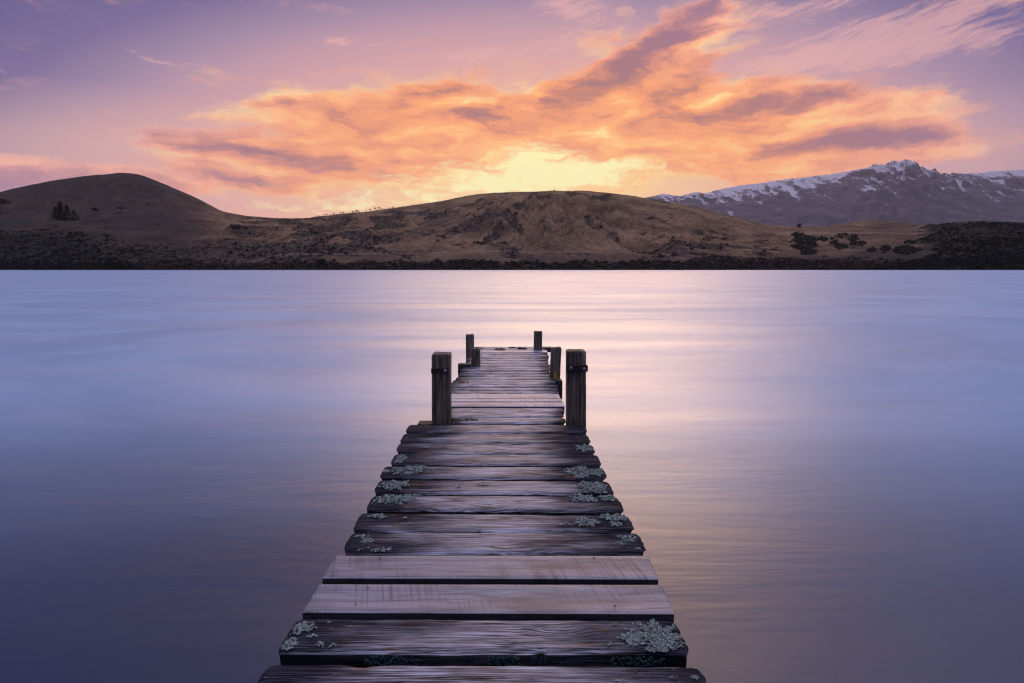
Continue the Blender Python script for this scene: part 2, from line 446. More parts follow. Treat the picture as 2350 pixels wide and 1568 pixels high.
M = dict(
    weathered=wood_deck('weathered_board', False, 1.22), sawn=wood_deck('pale_sawn_board', True), sunlit=wood_deck('sunlit_board', False, 1.75), sunlit_sawn=wood_deck('sunlit_sawn_board', True, 1.7), post=wood_post('old_post_wood'),  # far-deck variants: sky and sun sheen lightened into the board colour
    beam=plain('wet_dark_timber', (0.012, 0.011, 0.011), (0.045, 0.04, 0.036), 0.7, 0, 30, 0.002),
    iron=plain('rusted_iron', (0.018, 0.013, 0.013), (0.055, 0.035, 0.03), 0.65, 0.3, 60, 0.001),
    bolt=plain('galvanised_bolt', (0.16, 0.15, 0.19), (0.30, 0.28, 0.33), 0.5, 0.6, 90, 0.0005),
    lichen=tinted('grey_green_lichen', 0.95, 0.1), teal=tinted('teal_lichen', 0.95, 0.1),
    tagm=plain('yellow_plastic', (0.46, 0.33, 0.02), (0.60, 0.45, 0.03), 0.45, 0, 25, 0.0003),
    ink=plain('black_ink', (0.02, 0.018, 0.008), (0.04, 0.03, 0.01), 0.6, 0, 30, 0),
    weed=plain('dried_black_weed', (0.006, 0.005, 0.006), (0.03, 0.022, 0.018), 0.8, 0, 60, 0.001),
    foliage=tinted('foliage', 0.9, 0.15), bark=plain('bark', (0.03, 0.024, 0.02), (0.07, 0.055, 0.045), 0.9, 0, 3, 0.02),
    hide=plain('red_brown_hide', (0.10, 0.035, 0.02), (0.17, 0.06, 0.035), 0.85, 0, 3, 0),
)

# ------------------------------------------------------------------ water
W_R0, W_R1, W_IOR, W_B = 0.35, 0.05, 1.9, 0.085
W_SHEEN = ((0.18, 0.34, 0.54, 1), (0.26, 0.44, 0.65, 1))
def build_water():
    m, N, p = material('lake_water')
    geo = N.n('ShaderNodeNewGeometry')
    po = geo.outputs['Position']
    a = N.noise(N.vmath('MULTIPLY', po, (0.22, 0.75, 1)), 1.0, 5, 0.6, 0.4)
    b = N.noise(N.vmath('MULTIPLY', po, (0.9, 2.6, 1)), 1.0, 4, 0.6, 0.3)
    c = N.noise(N.vmath('MULTIPLY', po, (0.012, 0.05, 1)), 1.0, 5, 0.62)
    h = N.math('ADD', N.math('ADD', N.math('MULTIPLY', a, 0.30), N.math('MULTIPLY', b, 0.05)), N.math('MULTIPLY', c, 2.0))
    # sheltered and smoother round the jetty, wind-ruffled farther out on the lake
    out_ = N.ss(N.sep(po)[1], 2.0, 30.0, 0.0, 1.0, 'SMOOTHERSTEP')
    # base colour pales away from the jetty: reflected sky brightness put into the colour
    sheen = N.ss(N.math('ADD', N.sep(po)[1], N.math('MULTIPLY', N.math('SUBTRACT', N.noise(N.vmath('MULTIPLY', po, (0.08, 0.15, 1)), 1.0, 3, 0.5), 0.5), 6.0)), 1.2, 9.5, 0.0, 1.0, 'SMOOTHERSTEP')
    N.put(p.inputs['Base Color'], N.mix(sheen, (0.003, 0.011, 0.038, 1), N.mix(N.ss(N.noise(N.vmath('MULTIPLY', po, (0.07, 0.13, 1)), 1.0, 8, 0.74, 1.2), 0.38, 0.62), *W_SHEEN)))
    rv = N.ss(N.noise(N.vmath('MULTIPLY', po, (0.05, 0.3, 1)), 1.0, 5, 0.65), 0.3, 0.7, -0.07, 0.07)
    N.put(p.inputs['Roughness'], N.math('ADD', N.math('MULTIPLY_ADD', out_, W_R1, W_R0), rv))
    p.inputs['IOR'].default_value = W_IOR
    p.inputs['Specular IOR Level'].default_value = 0.5
    calm = N.ss(N.sep(po)[1], 2.0, 80.0, 1.0, 0.06, 'SMOOTHERSTEP')
    bump(N, p, N.math('MULTIPLY', h, calm), W_B, 1.0)
    xs = np.concatenate([np.linspace(-8500, -300, 12), np.linspace(-250, 250, 21), np.linspace(300, 14500, 16)])
    ys = np.concatenate([np.linspace(-420, -30, 5), np.linspace(0, 60, 13), np.linspace(80, 600, 14), np.linspace(800, 11300, 10)])
    X, Y = np.meshgrid(xs, ys)
    v = np.stack([X.ravel(), Y.ravel(), np.zeros(X.size)], 1)
    nx, ny = len(xs), len(ys)
    i, j = np.meshgrid(np.arange(nx - 1), np.arange(ny - 1))
    q = (j * nx + i).ravel()
    f = np.stack([q, q + 1, q + nx + 1, q + nx], 1)
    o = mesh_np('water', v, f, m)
    tag(o, 'smooth long-exposure lake water turning from pink to slate blue', 'lake', kind='structure')
build_water()

def grid_faces(nx, ny):
    i, j = np.meshgrid(np.arange(nx - 1), np.arange(ny - 1))
    q = (j * nx + i).ravel()
    return np.stack([q, q + 1, q + nx + 1, q + nx], 1)

# ------------------------------------------------------------------ far shore hills
SKYX = [-800,-300,0,40,80,150,220,258,284,312,338,368,400,450,480,515,560,600,640,700,760,850,900,1000,1075,1130,1200,1270,1330,1400,1450,1500,1600,1700,1760,1830,1900,1950,2000,2045,2090,2160,2240,2300,2350,2600,3100]
SKYP = [472,458,444,434,425,412,403,401,396.5,397.5,402.5,415,428,450,466,486,494,499,501,501,494,485,478,463,450,443,438,436,438,443,449,457,476,502,517,521,519,512,503,507,516,513,507,509,512,516,520]
KX = [-800, 0, 150, 290, 400, 515, 640, 760, 900, 1130, 1270, 1400, 1600, 1760, 1900, 2000, 2090, 2160, 2240, 2350, 3100]
KD = [1250,1250,1250,1250,1250,1250,1150,900,850,850,850,850,850,900,1050,1150,1050,800,700,700,700]
KS = [.06, .13, .25, .4, .6, .8]
KP = [[598,580,545,515,500,488],[600,583,545,515,500,476],[602,585,545,512,495,462],[603,585,545,508,490,452],[603,588,550,508,493,468],[604,590,555,512,502,495],
      [604,588,562,532,516,507],[603,587,572,552,530,509],[604,588,578,557,528,499],[604,588,578,551,510,471],[604,588,578,549,505,464],[604,588,579,553,511,471],
      [604,588,580,561,528,497],[604,592,580,562,545,532],[604,592,572,548,535,529],[604,592,568,545,534,527],[602,588,567,547,535,528],[600,585,570,555,537,524],
      [598,583,567,550,533,518],[597,582,567,550,534,522],[597,582,567,550,536,526]]
GULLY = (1110, 1430)

def elev(px, py):
    d = (math.cos(TILT) + (784 - py) / FPX * math.sin(TILT))
    return (-math.sin(TILT) + (784 - py) / FPX * math.cos(TILT)) / d

def shore_y(px):
    return 450 + 0 * px

def build_hills():
    nu, nv = 760, 230
    U = np.linspace(-1.35, 1.35, nu)
    px = 1175 + FPX * U * 1.011
    Dsky = np.interp(px, KX, KD)
    k = np.ones(15) / 15
    Dsky = np.convolve(np.pad(Dsky, 7, mode='edge'), k, 'valid')
    skyp = np.interp(px, SKYX, SKYP)
    skyp = np.convolve(np.pad(skyp, 3, mode='edge'), np.array([1, 2, 3, 4, 3, 2, 1]) / 16, 'valid')
    KPa = np.array(KP, float)
    cols = [np.interp(px, KX, KPa[:, i]) for i in range(len(KS))]
    S = np.array([0] + KS + [1.0])
    Pm = np.stack([np.full(nu, 620.6)] + cols + [skyp], 0)      # (8, nu) pixel rows
    E = elev(0, Pm)
    # rows in depth: s from -0.05 .. 1 then behind
    sv = np.concatenate([np.linspace(-0.06, 0.0, 4)[:-1], np.linspace(0, 1, nv - 43) ** 1.05, np.linspace(1.01, 1.7, 40)])
    nv2 = len(sv)
    Yg = 450 + sv[:, None] * (Dsky[None] - 450)
    Z = np.zeros((nv2, nu))
    for c in range(nu):
        y = 450 + S * (Dsky[c] - 450)
        z = CAMZ + y * E[:, c]
        z[0] = 0.0
        yy = Yg[:, c]
        # monotone-ish cubic through the control heights
        m = np.gradient(z, y)
        idx = np.clip(np.searchsorted(y, yy) - 1, 0, len(y) - 2)
        h = y[idx + 1] - y[idx]; t = np.clip((yy - y[idx]) / h, 0, 1)
        z0, z1, m0, m1 = z[idx], z[idx + 1], m[idx] * h, m[idx + 1] * h
        zz = z0 * (2 * t**3 - 3 * t**2 + 1) + m0 * (t**3 - 2 * t**2 + t) + z1 * (-2 * t**3 + 3 * t**2) + m1 * (t**3 - t**2)
        beh = yy > y[-1]
        zz = np.where(beh, z[-1] + (yy - y[-1]) * 0.02 - ((yy - y[-1]) ** 2) * 0.0012, zz)
        zz = np.where(yy < 450, (yy - 450) * 0.12, zz)
        Z[:, c] = zz
    X = U[None] * Yg
    sg = np.broadcast_to(sv[:, None], Z.shape)
    Xp = np.broadcast_to(px[None], Z.shape)
    # undulation, terracettes and gullies
    damp = sstep(0.0, 0.12, sg) * (1 - 0.75 * sstep(0.86, 0.99, sg)) * np.where(sg > 1, 0.4, 1)
    Z = Z + damp * 5.0 * fbm(X / 70, Yg / 60, 5, 1)
    Z = Z + damp * 1.3 * fbm(X / 14, Yg / 18, 3, 9)
    rid = ridged(X / 46 + 0.25 * fbm(X / 60, Yg / 60, 2, 21), Yg / 190, 5, 31)
    gm = sstep(1080, 1160, Xp) * (1 - sstep(1350, 1470, Xp)) * sstep(0.16, 0.3, sg) * (1 - sstep(0.80, 0.97, sg))
    gm2 = sstep(560, 760, Xp) * (1 - sstep(1700, 1900, Xp)) * sstep(0.1, 0.25, sg) * (1 - sstep(0.75, 0.97, sg))
    gm3 = (1 - sstep(420, 520, Xp)) * sstep(0.62, 0.75, sg) * (1 - sstep(0.9, 1.0, sg))
    Z = Z + (gm * 15.0 + gm2 * 5.0 + gm3 * 8.0) * (rid - 0.9)
    lt = (1 - sstep(480, 640, Xp)) * sstep(0.12, 0.25, sg) * (1 - sstep(0.55, 0.72, sg))
    Z = Z + lt * 5.5 * (ridged(X / 210 + Yg / 160, Yg / 62 - X / 330, 3, 111, 0.45) - 0.9)
    # hollow scooped out of the middle of the face
    hol = np.exp(-(((Xp - 1215) / 60) ** 2 + ((sg - 0.66) / 0.22) ** 2)) + 0.7 * np.exp(-(((Xp - 1290) / 35) ** 2 + ((sg - 0.7) / 0.2) ** 2))
    Z = Z - hol * 12.0
    Z = np.maximum(Z, -1.9)
    Z = np.where(sg <= 0, np.minimum(Z, (Yg - 450) * 0.12), Z)
    qx, qy = project(X, Yg, Z)
    n1 = fbm(X / 42, Yg / 42, 5, 51); n2 = fbm(X / 14, Yg / 20, 4, 61)
    qxw = qx + 70 * n1 + 26 * n2
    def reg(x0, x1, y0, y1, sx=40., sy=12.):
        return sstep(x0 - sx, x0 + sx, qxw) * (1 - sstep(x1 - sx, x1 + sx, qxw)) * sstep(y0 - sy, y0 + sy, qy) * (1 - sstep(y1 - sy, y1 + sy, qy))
    rise = 0.12 * (qx - 1000)
    scr = 0.95 * reg(-900, 280, 528, 640) + 0.75 * reg(-900, 430, 566, 640) + 0.55 * reg(280, 800, 560, 602, 60, 14) + 0.95 * reg(2130, 3300, 500, 640, 25, 6) \
        + 0.8 * reg(1560, 2300, 592, 640, 60, 6) + 0.55 * reg(500, 900, 497, 585, 50, 8) + 0.32 * reg(860, 1180, 470, 560, 60, 10) \
        + 0.62 * reg(-900, 3300, 599, 640, 10, 5) + 0.22 * reg(1110, 1420, 438, 530, 30, 6) + 0.35 * reg(1400, 1800, 530, 600, 60, 10) + 0.12 \
        + 0.3 * reg(-400, 330, 398, 440, 30, 10) - 0.45 * reg(300, 520, 500, 545, 50, 10) - 0.5 * reg(1780, 2100, 505, 548, 30, 5)
    mask = np.clip(scr + 1.05 * n1 + 0.25 * n2, 0, 1.3)
    scrub = sstep(0.38, 0.75, mask)
    rock = sstep(0.30, 0.62, 0.62 * reg(940, 1440, 470, 596, 60, 20) + 0.45 * reg(560, 950, 535, 590, 50, 14) + 0.3 * reg(160, 330, 430, 470, 40, 14) + 0.65 * n2 + 0.25 * n1) * 0.9
    green = reg(-900, 95, 504, 514, 30, 5) * sstep(-0.3, 0.3, n1 + 0.2)
    heath_vignette = np.clip(0.95 * reg(-900, 470, 380, 640, 90, 5) + 0.55 * reg(1950, 3300, 480, 640, 120, 5) + 0.7 * reg(2130, 3300, 480, 640, 30, 5) + 0.55 * reg(-900, 3300, 576, 640, 10, 14) + 0.3 * n1, 0, 0.95)  # dark plant cover plus vignette darkening put into the colour at sides and shore
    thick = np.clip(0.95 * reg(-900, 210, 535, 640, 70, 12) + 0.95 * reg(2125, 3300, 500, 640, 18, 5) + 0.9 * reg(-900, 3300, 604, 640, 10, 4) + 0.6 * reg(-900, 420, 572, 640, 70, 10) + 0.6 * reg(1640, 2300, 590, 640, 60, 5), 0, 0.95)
    crest_glow = np.clip(reg(940, 1640, 425, 462, 90, 9) * (0.55 + 0.8 * n1) * (1 - 0.6 * gm), 0, 1)  # sunset glow along the central crest, put into the grass colour
    road = np.zeros_like(Z)
    yb = np.interp(qx, [-800, 430, 640, 860, 990, 1150, 1350, 1500, 1760, 2350, 3100], [640, 640, 584, 583, 581, 577, 580, 577, 640, 640, 640])
    road = np.maximum(road, (1 - sstep(0.8, 1.8, np.abs(qy - yb))) * 0.8)
    yb = np.interp(qx, [1700, 1720, 1800, 2100, 2120, 2130], [900, 532, 533, 536, 537, 900])
    road = np.maximum(road, (1 - sstep(0.8, 1.8, np.abs(qy - yb))) * (qx > 1715) * (qx < 2125))
    m, N, p = material('tussock_hill')
    geo = N.n('ShaderNodeNewGeometry'); po = geo.outputs['Position']
    a = N.noise(N.vmath('MULTIPLY', po, (0.02, 0.02, 0.04)), 1.0, 6, 0.62)
    b = N.noise(po, 0.22, 5, 0.65)
    c = N.noise(po, 0.9, 3, 0.6)
    grass = N.ramp(N.math('ADD', N.math('MULTIPLY', a, 0.55), N.math('MULTIPLY', b, 0.45)),
                   [(0.40, (0.085, 0.052, 0.036)), (0.5, (0.18, 0.108, 0.064)), (0.60, (0.29, 0.185, 0.105))])
    sc = N.ramp(N.math('ADD', N.math('MULTIPLY', b, 0.5), N.math('MULTIPLY', c, 0.5)), [(0.38, (0.028, 0.023, 0.02)), (0.6, (0.085, 0.06, 0.046))])
    grass = N.mix(N.math('MULTIPLY', N.attr('crest_glow'), 0.8), grass, N.mix(b, (0.24, 0.14, 0.07), (0.42, 0.27, 0.14)))
    grass = N.mix(N.attr('heath_vignette'), grass, N.mix(b, (0.018, 0.014, 0.017), (0.066, 0.048, 0.047)))
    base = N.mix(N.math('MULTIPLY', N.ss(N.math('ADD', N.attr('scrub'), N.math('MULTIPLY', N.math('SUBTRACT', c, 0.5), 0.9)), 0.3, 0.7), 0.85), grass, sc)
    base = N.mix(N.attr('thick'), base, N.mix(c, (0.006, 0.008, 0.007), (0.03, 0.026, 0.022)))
    rk = N.math('MULTIPLY', N.attr('rock'), N.ss(N.noise(po, 0.55, 4, 0.7), 0.54, 0.64))
    base = N.mix(N.math('MULTIPLY', rk, 0.85), base, (0.24, 0.205, 0.19))
    base = N.mix(N.math('MULTIPLY', N.attr('green'), 0.75), base, (0.022, 0.040, 0.026))
    base = N.mix(N.math('MULTIPLY', N.attr('road'), 0.55), base, (0.26, 0.19, 0.14))
    N.put(p.inputs['Base Color'], base)
    p.inputs['Roughness'].default_value = 0.95
    p.inputs['Specular IOR Level'].default_value = 0.1
    bump(N, p, N.math('ADD', N.math('MULTIPLY', b, 1.0), N.math('MULTIPLY', c, 0.4)), 2.2, 0.8)
    v = np.stack([X.ravel(), Yg.ravel(), Z.ravel()], 1)
    o = mesh_np('hills', v, grid_faces(nu, nv2), m, attrs=dict(scrub=scrub.ravel(), rock=rock.ravel(), thick=thick.ravel(), heath_vignette=heath_vignette.ravel(), crest_glow=crest_glow.ravel(), green=green.ravel(), road=road.ravel()))
    tag(o, 'brown tussock hills rising behind the far lake shore', 'hills', kind='structure')
    return dict(U=U, sv=sv, Dsky=Dsky, X=X, Y=Yg, Z=Z, qx=qx, qy=qy, mask=mask, scrub=scrub, sg=sg, px=px)
HILL = build_hills()

def hill_point(px, py=None, s=None):
    """terrain point in column px, at the visible pixel row py (first hit from the water) or depth fraction s"""
    c = int(np.argmin(np.abs(HILL['px'] - px)))
    if s is not None:
        r = int(np.argmin(np.abs(HILL['sv'] - s)))
    else:
        q = HILL['qy'][:, c]
        hit = np.where(q <= py)[0]
        r = int(hit[0]) if len(hit) else int(np.argmin(q))
    return HILL['X'][r, c], HILL['Y'][r, c], HILL['Z'][r, c]

# ------------------------------------------------------------------ snowy mountain range
def build_mountain():
    nu, nv = 640, 260
    sx = [1100,1390,1488,1523,1557,1602,1616,1641,1697,1760,1802,1850,1903,1950,1975,2000,2022,2044,2068,2088,2100,2137,2152,2167,2206,2240,2305,2350,2500,2800,3300]
    sp = [520,480,456,447,453,443,447,439,428,421,414,409,402,395,390,386,385,383.5,385.5,395,396,395,402,404,400,398.5,393.5,390,380,372,380]
    U = np.linspace(-0.05, 1.45, nu)
    px = 1175 + FPX * U * 1.02
    pk = np.interp(px, sx, sp)
    D = 7600.0
    e = elev(0, pk)
    zr = CAMZ + D * e
    sv = np.concatenate([np.linspace(0, 1, nv - 50), np.linspace(1.01, 1.5, 50)])
    Yg = 3200 + sv[:, None] * (D - 3200) + 0 * U[None]
    X = U[None] * Yg
    prof = np.where(sv <= 1, 0.16 * sv + 0.84 * sv ** 2.0, np.maximum(0, 1 - (sv - 1) * 1.6))[:, None]
    Z = prof * zr[None] + 10
    sg = sv[:, None] + 0 * U[None]
    rid = ridged(X / 900 + 0.35 * fbm(X / 700, Yg / 900, 3, 5), Yg / 2600, 6, 71)
    rid2 = ridged(X / 260 + 0.25 * fbm(X / 300, Yg / 300, 2, 15), Yg / 900, 5, 81)
    rid3 = ridged(X / 105 + 0.2 * fbm(X / 150, Yg / 200, 2, 17), Yg / 420, 4, 131)
    amp = sstep(0.1, 0.55, sg) * (1 - 0.93 * sstep(0.93, 1.0, sg))
    pxg = px[None] + 0 * sg
    crag = np.exp(-((pxg - 2090) / 130) ** 2)
    Z = Z + amp * ((55 + 110 * crag) * (rid - 1.0) + (22 + 60 * crag) * (rid2 - 1.0) + (10 + 22 * crag) * (rid3 - 1.0) + 14 * fbm(X / 120, Yg / 160, 4, 91))
    edge = np.where(sg > 0.93, 1, 0) * (10 + 20 * crag) * fbm(X / 60, Yg / 4000, 4, 95)
    Z = Z + edge
    Z = np.where(sv[:, None] > 1.35, np.maximum(Z, 5), Z)
    m, N, p = material('snowy_mountain')
    geo = N.n('ShaderNodeNewGeometry'); po = geo.outputs['Position']
    a = N.noise(po, 0.006, 8, 0.68)
    b = N.noise(N.vmath('MULTIPLY', po, (0.03, 0.012, 0.02)), 1.0, 6, 0.7)
    rock = N.ramp(a, [(0.36, (0.040, 0.036, 0.056)), (0.5, (0.075, 0.062, 0.085)), (0.64, (0.14, 0.11, 0.115))])
    z = N.sep(po)[2]
    sl = N.attr('snowline')
    steep = N.sep(geo.outputs['Normal'])[2]
    f = N.math('ADD', N.math('DIVIDE', N.math('SUBTRACT', z, sl), 230.0),
               N.math('ADD', N.math('ADD', N.math('MULTIPLY', N.math('SUBTRACT', b, 0.5), 3.2), N.math('MULTIPLY', N.math('SUBTRACT', N.noise(N.vmath('MULTIPLY', po, (0.15, 0.04, 0.06)), 1.0, 5, 0.75), 0.5), 3.6)), N.math('MULTIPLY', N.math('SUBTRACT', steep, 0.80), 2.2)))
    f = N.math('ADD', f, N.math('ADD', N.attr('groove'), 0.2))
    snow = N.ss(f, 0.0, 0.6)
    base = N.mix(snow, rock, (0.62, 0.58, 0.66))
    N.put(p.inputs['Base Color'], base)
    p.inputs['Roughness'].default_value = 0.9
    p.inputs['Specular IOR Level'].default_value = 0.15
    bump(N, p, N.math('ADD', a, N.math('MULTIPLY', b, 0.4)), 60.0, 0.7)
    snl = np.interp(px, [1400, 1600, 1800, 1950, 2050, 2150, 2250, 2350, 3300], [elev(0, q) * 7000 for q in (484, 484, 466, 446, 442, 446, 442, 430, 416)])
    snl = snl[None] + 0 * sg
    groove = np.clip(-(rid2 - 0.9) * 1.2 - (rid3 - 0.9) * 1.3 - 0.1, -1.6, 1.6)
    v = np.stack([X.ravel(), Yg.ravel(), Z.ravel()], 1)
    o = mesh_np('mountain', v, grid_faces(nu, len(sv)), m, attrs=dict(snowline=snl.ravel(), groove=groove.ravel()))
    tag(o, 'distant mountain range with snow along its crest', 'mountain', kind='structure')
build_mountain()

# ------------------------------------------------------------------ vegetation
def tri_clump(n, r, rz, leaf, seed, flat=0.0, jag=0.25):
    """many small triangular leaf sprays spread through a lumpy ellipsoid"""
    g = np.random.default_rng(seed)
    d = g.normal(size=(n, 3)); d /= np.linalg.norm(d, axis=1)[:, None]
    d[:, 2] = np.abs(d[:, 2]) * (1 - flat) - 0.15
    rad = g.uniform(0.35, 1.0, n) ** 0.6
    lump = 1 + jag * np.sin(d[:, 0] * 4 + seed) * np.cos(d[:, 1] * 5 + seed * 1.7) + g.normal(0, jag * 0.35, n)
    c = d * (rad * lump)[:, None] * np.array([r, r, rz])
    a = g.normal(size=(n, 3)); a /= np.linalg.norm(a, axis=1)[:, None]
    b = np.cross(a, g.normal(size=(n, 3))); b /= np.linalg.norm(b, axis=1)[:, None]
    s = leaf * g.uniform(0.6, 1.3, n)[:, None]
    v = np.stack([c - a * s, c + a * s, c + b * s * 1.2], 1).reshape(-1, 3)
    return v, g.uniform(0.6, 1.4, n).repeat(3)

def merge_clumps(places, templates):
    """places: list (x,y,z,scale,scale_z,rot,template,(r,g,b))"""
    V = []; C = []
    for (x, y, z, s, sz, ro, ti, col) in places:
        v, sh = templates[ti]
        cs, sn = math.cos(ro), math.sin(ro)
        w = np.stack([(v[:, 0] * cs - v[:, 1] * sn) * s + x, (v[:, 0] * sn + v[:, 1] * cs) * s + y, v[:, 2] * sz + z], 1)
        V.append(w); C.append(np.array(col)[None] * sh[:, None])
    V = np.concatenate(V); C = np.concatenate(C)
    return V, np.arange(len(V)).reshape(-1, 3), C

TPL = [tri_clump(64, 1.0, 1.0, 0.34, 100 + i) for i in range(6)]
TPL_S = [tri_clump(30, 1.0, 0.9, 0.42, 200 + i) for i in range(5)]

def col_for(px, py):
    if px < 330 or px > 2060:  # bushes at both sides near-black: vignette darkening put into their tint
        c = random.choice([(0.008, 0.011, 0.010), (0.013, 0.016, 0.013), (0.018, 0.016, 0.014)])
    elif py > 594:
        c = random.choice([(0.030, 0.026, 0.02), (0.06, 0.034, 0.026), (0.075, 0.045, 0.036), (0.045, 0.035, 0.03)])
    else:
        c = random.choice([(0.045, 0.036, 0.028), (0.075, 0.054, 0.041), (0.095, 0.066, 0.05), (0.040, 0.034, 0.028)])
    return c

def scatter_scrub():
    H = HILL
    pl = []
    nvv, nuu = H['Z'].shape
    tries = 130000
    ri = rng.integers(2, nvv - 42, tries); ci = rng.integers(2, nuu - 2, tries)
    for r, c in zip(ri, ci):
        px, py = H['qx'][r, c], H['qy'][r, c]
        if px < -330 or px > 2680 or H['Z'][r, c] < 0.3: continue
        mk = H['mask'][r, c]
        pr = max(0.0, mk - 0.42) * 0.75
        if py > 612: pr = max(pr, 0.5)
        # cells are bigger in depth where the hill is far: keep density per visible area
        if random.random() > pr * 0.8: continue
        s = random.choice([random.uniform(0.6, 1.3), random.uniform(0.8, 2.1)])
        if py > 600: s *= 1.15
        if H['sg'][r, c] > 0.5: s *= 0.8
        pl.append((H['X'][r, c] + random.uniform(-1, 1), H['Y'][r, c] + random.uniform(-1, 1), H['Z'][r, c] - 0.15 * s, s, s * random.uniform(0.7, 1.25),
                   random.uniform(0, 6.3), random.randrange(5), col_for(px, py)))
    # continuous belt of willow and scrub along the water's edge
    for k in range(2600):
        px = random.uniform(-330, 2680)
        c = int(np.argmin(np.abs(H['px'] - px)))
        y = random.uniform(452, 478); x = H['U'][c] * y
        r = int(np.argmin(np.abs(H['Y'][:, c] - y)))
        dens = 1.0 if (px < 420 or px > 1500) else 0.7
        if random.random() > dens: continue
        s = random.uniform(1.2, 2.7)
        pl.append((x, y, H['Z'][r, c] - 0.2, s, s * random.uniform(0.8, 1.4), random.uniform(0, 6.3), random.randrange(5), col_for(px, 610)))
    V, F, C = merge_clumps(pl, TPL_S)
    o = mesh_np('scrub', V, F, M['foliage'], smooth=False, vcol=C)
    tag(o, 'dark scrub and bare willow covering the far shore and hillsides', 'scrub', kind='stuff')
    print('scrub bushes', len(pl))
scatter_scrub()

def trunk_mesh(h, r0, r1, seed, n=7, seg=6):
    g = np.random.default_rng(seed)
    vs = []; fs = []
    cx = np.cumsum(g.normal(0, 0.03 * h, seg + 1)); cy = np.cumsum(g.normal(0, 0.03 * h, seg + 1))
    cx -= cx[0]; cy -= cy[0]
    for i in range(seg + 1):
        t = i / seg; r = r0 * (1 - t) + r1 * t
        for k in range(n):
            a = 2 * math.pi * k / n
            vs.append((cx[i] + r * math.cos(a), cy[i] + r * math.sin(a), h * t - 0.4 * (i == 0)))
    for i in range(seg):
        for k in range(n):
            fs.append((i * n + k, i * n + (k + 1) % n, (i + 1) * n + (k + 1) % n, (i + 1) * n + k))
    return vs, fs

def round_tree(loc, h, w, label, group, col=(0.03, 0.028, 0.022), cat='tree', name='tree', seed=1, trunk=0.3, leaves=150):
    t = empty(name, loc, random.uniform(0, 6))
    tag(t, label, cat, group)
    vs, fs = trunk_mesh(h * 0.7, 0.035 * h, 0.012 * h, seed)
    mesh_np('trunk', vs, fs, M['bark'], t)
    parts = []
    g = random.Random(seed)
    for k in range(4):
        v, sh = tri_clump(leaves // 4, w * g.uniform(0.35, 0.6), h * g.uniform(0.2, 0.34), 0.085 * (w + h * 0.5), seed * 7 + k)
        v = v + np.array([g.uniform(-.45, .45) * w, g.uniform(-.45, .45) * w, h * g.uniform(trunk + 0.12, 0.74)])
        parts.append((v, sh))
    V = np.concatenate([p[0] for p in parts]); S = np.concatenate([p[1] for p in parts])
    mesh_np('crown', V, np.arange(len(V)).reshape(-1, 3), M['foliage'], t, smooth=False, vcol=np.array(col)[None] * S[:, None])
    return t

def conifer(loc, h, w, label, group, seed):
    t = empty('conifer_tree', loc, random.uniform(0, 6))
    tag(t, label, 'conifer', group)
    vs, fs = trunk_mesh(h * 0.95, 0.03 * h, 0.006 * h, seed)
    mesh_np('trunk', vs, fs, M['bark'], t)
    g = np.random.default_rng(seed)
    n = 420
    tt = g.uniform(0.04, 1.0, n) ** 1.1
    a = g.uniform(0, 2 * np.pi, n)
    lob = 1 + 0.25 * np.sin(a * 3 + seed) + 0.2 * np.sin(tt * 19 + a * 2)
    rr = w * (1 - tt) ** 0.8 * lob * g.uniform(0.55, 1.05, n) + 0.04 * w
    c = np.stack([rr * np.cos(a), rr * np.sin(a), tt * h], 1)
    out = np.stack([np.cos(a), np.sin(a), 0.35 + 0 * a], 1)
    side = np.stack([-np.sin(a), np.cos(a), 0 * a], 1)
    s = 0.085 * h * g.uniform(0.6, 1.3, n)[:, None]
    v = np.stack([c - side * s * 0.6 - out * s * 0.6, c + side * s * 0.6 - out * s * 0.6, c + out * s * 1.1], 1).reshape(-1, 3)
    sh = g.uniform(0.6, 1.4, n).repeat(3)
    mesh_np('crown', v, np.arange(len(v)).reshape(-1, 3), M['foliage'], t, smooth=False, vcol=np.array((0.008, 0.016, 0.014))[None] * sh[:, None])

def copy_tree(o, parent=None):
    c = o.copy(); COL.objects.link(c)
    if parent is not None: c.parent = parent
    for ch in list(o.children): copy_tree(ch, c)
    return c

# conifer stand on the left terrace
GC = 'conifers in the dark stand on the left terrace'
for k, (px, hh, lab) in enumerate([
        (135, 15, 'dark conifer at the left edge of the stand on the left terrace'),
        (147, 21, 'tallest dark conifer in the stand below the left hill'),
        (162, 17, 'dark broad conifer second from the right in the left terrace stand'),
        (176, 11, 'lowest dark conifer at the right edge of the left terrace stand')]):
    x, y, z = hill_point(px, 505)
    f = y / 740.0
    conifer((x, y, z - 0.3), hh * f, 6.5 * f, lab, GC, 40 + k)

x, y, z = hill_point(540, 535)
round_tree((x, y, z - 0.3), 11, 7.5, 'lone round leafless bush on the open slope left of the central hill', None, (0.06, 0.045, 0.04), 'bush', 'round_bush', 5, 0.05, 260)
x, y, z = hill_point(1826, 523, s=0.97)
round_tree((x, y, z - 0.2), 7, 4.2, 'left of two small dark trees standing before the snowy mountain', 'pair of trees before the mountain', (0.016, 0.018, 0.02), seed=11, trunk=0.06)
x, y, z = hill_point(1834, 523, s=0.97)
round_tree((x, y, z - 0.2), 8.5, 4.6, 'taller right one of two small trees standing before the snowy mountain', 'pair of trees before the mountain', (0.016, 0.018, 0.02), seed=12, trunk=0.06)
x, y, z = hill_point(1181, 500)
round_tree((x, y, z - 0.2), 5.5, 4.0, 'single dark bush on the bare shoulder left of the rocky hollow', None, (0.03, 0.026, 0.02), 'bush', 'round_bush', 13, 0.05)
x, y, z = hill_point(348, 474)
round_tree((x, y, z - 0.2), 5, 3.6, 'tiny lone dark bush at the foot of the left hill', None, (0.02, 0.02, 0.018), 'bush', 'round_bush', 14, 0.05)
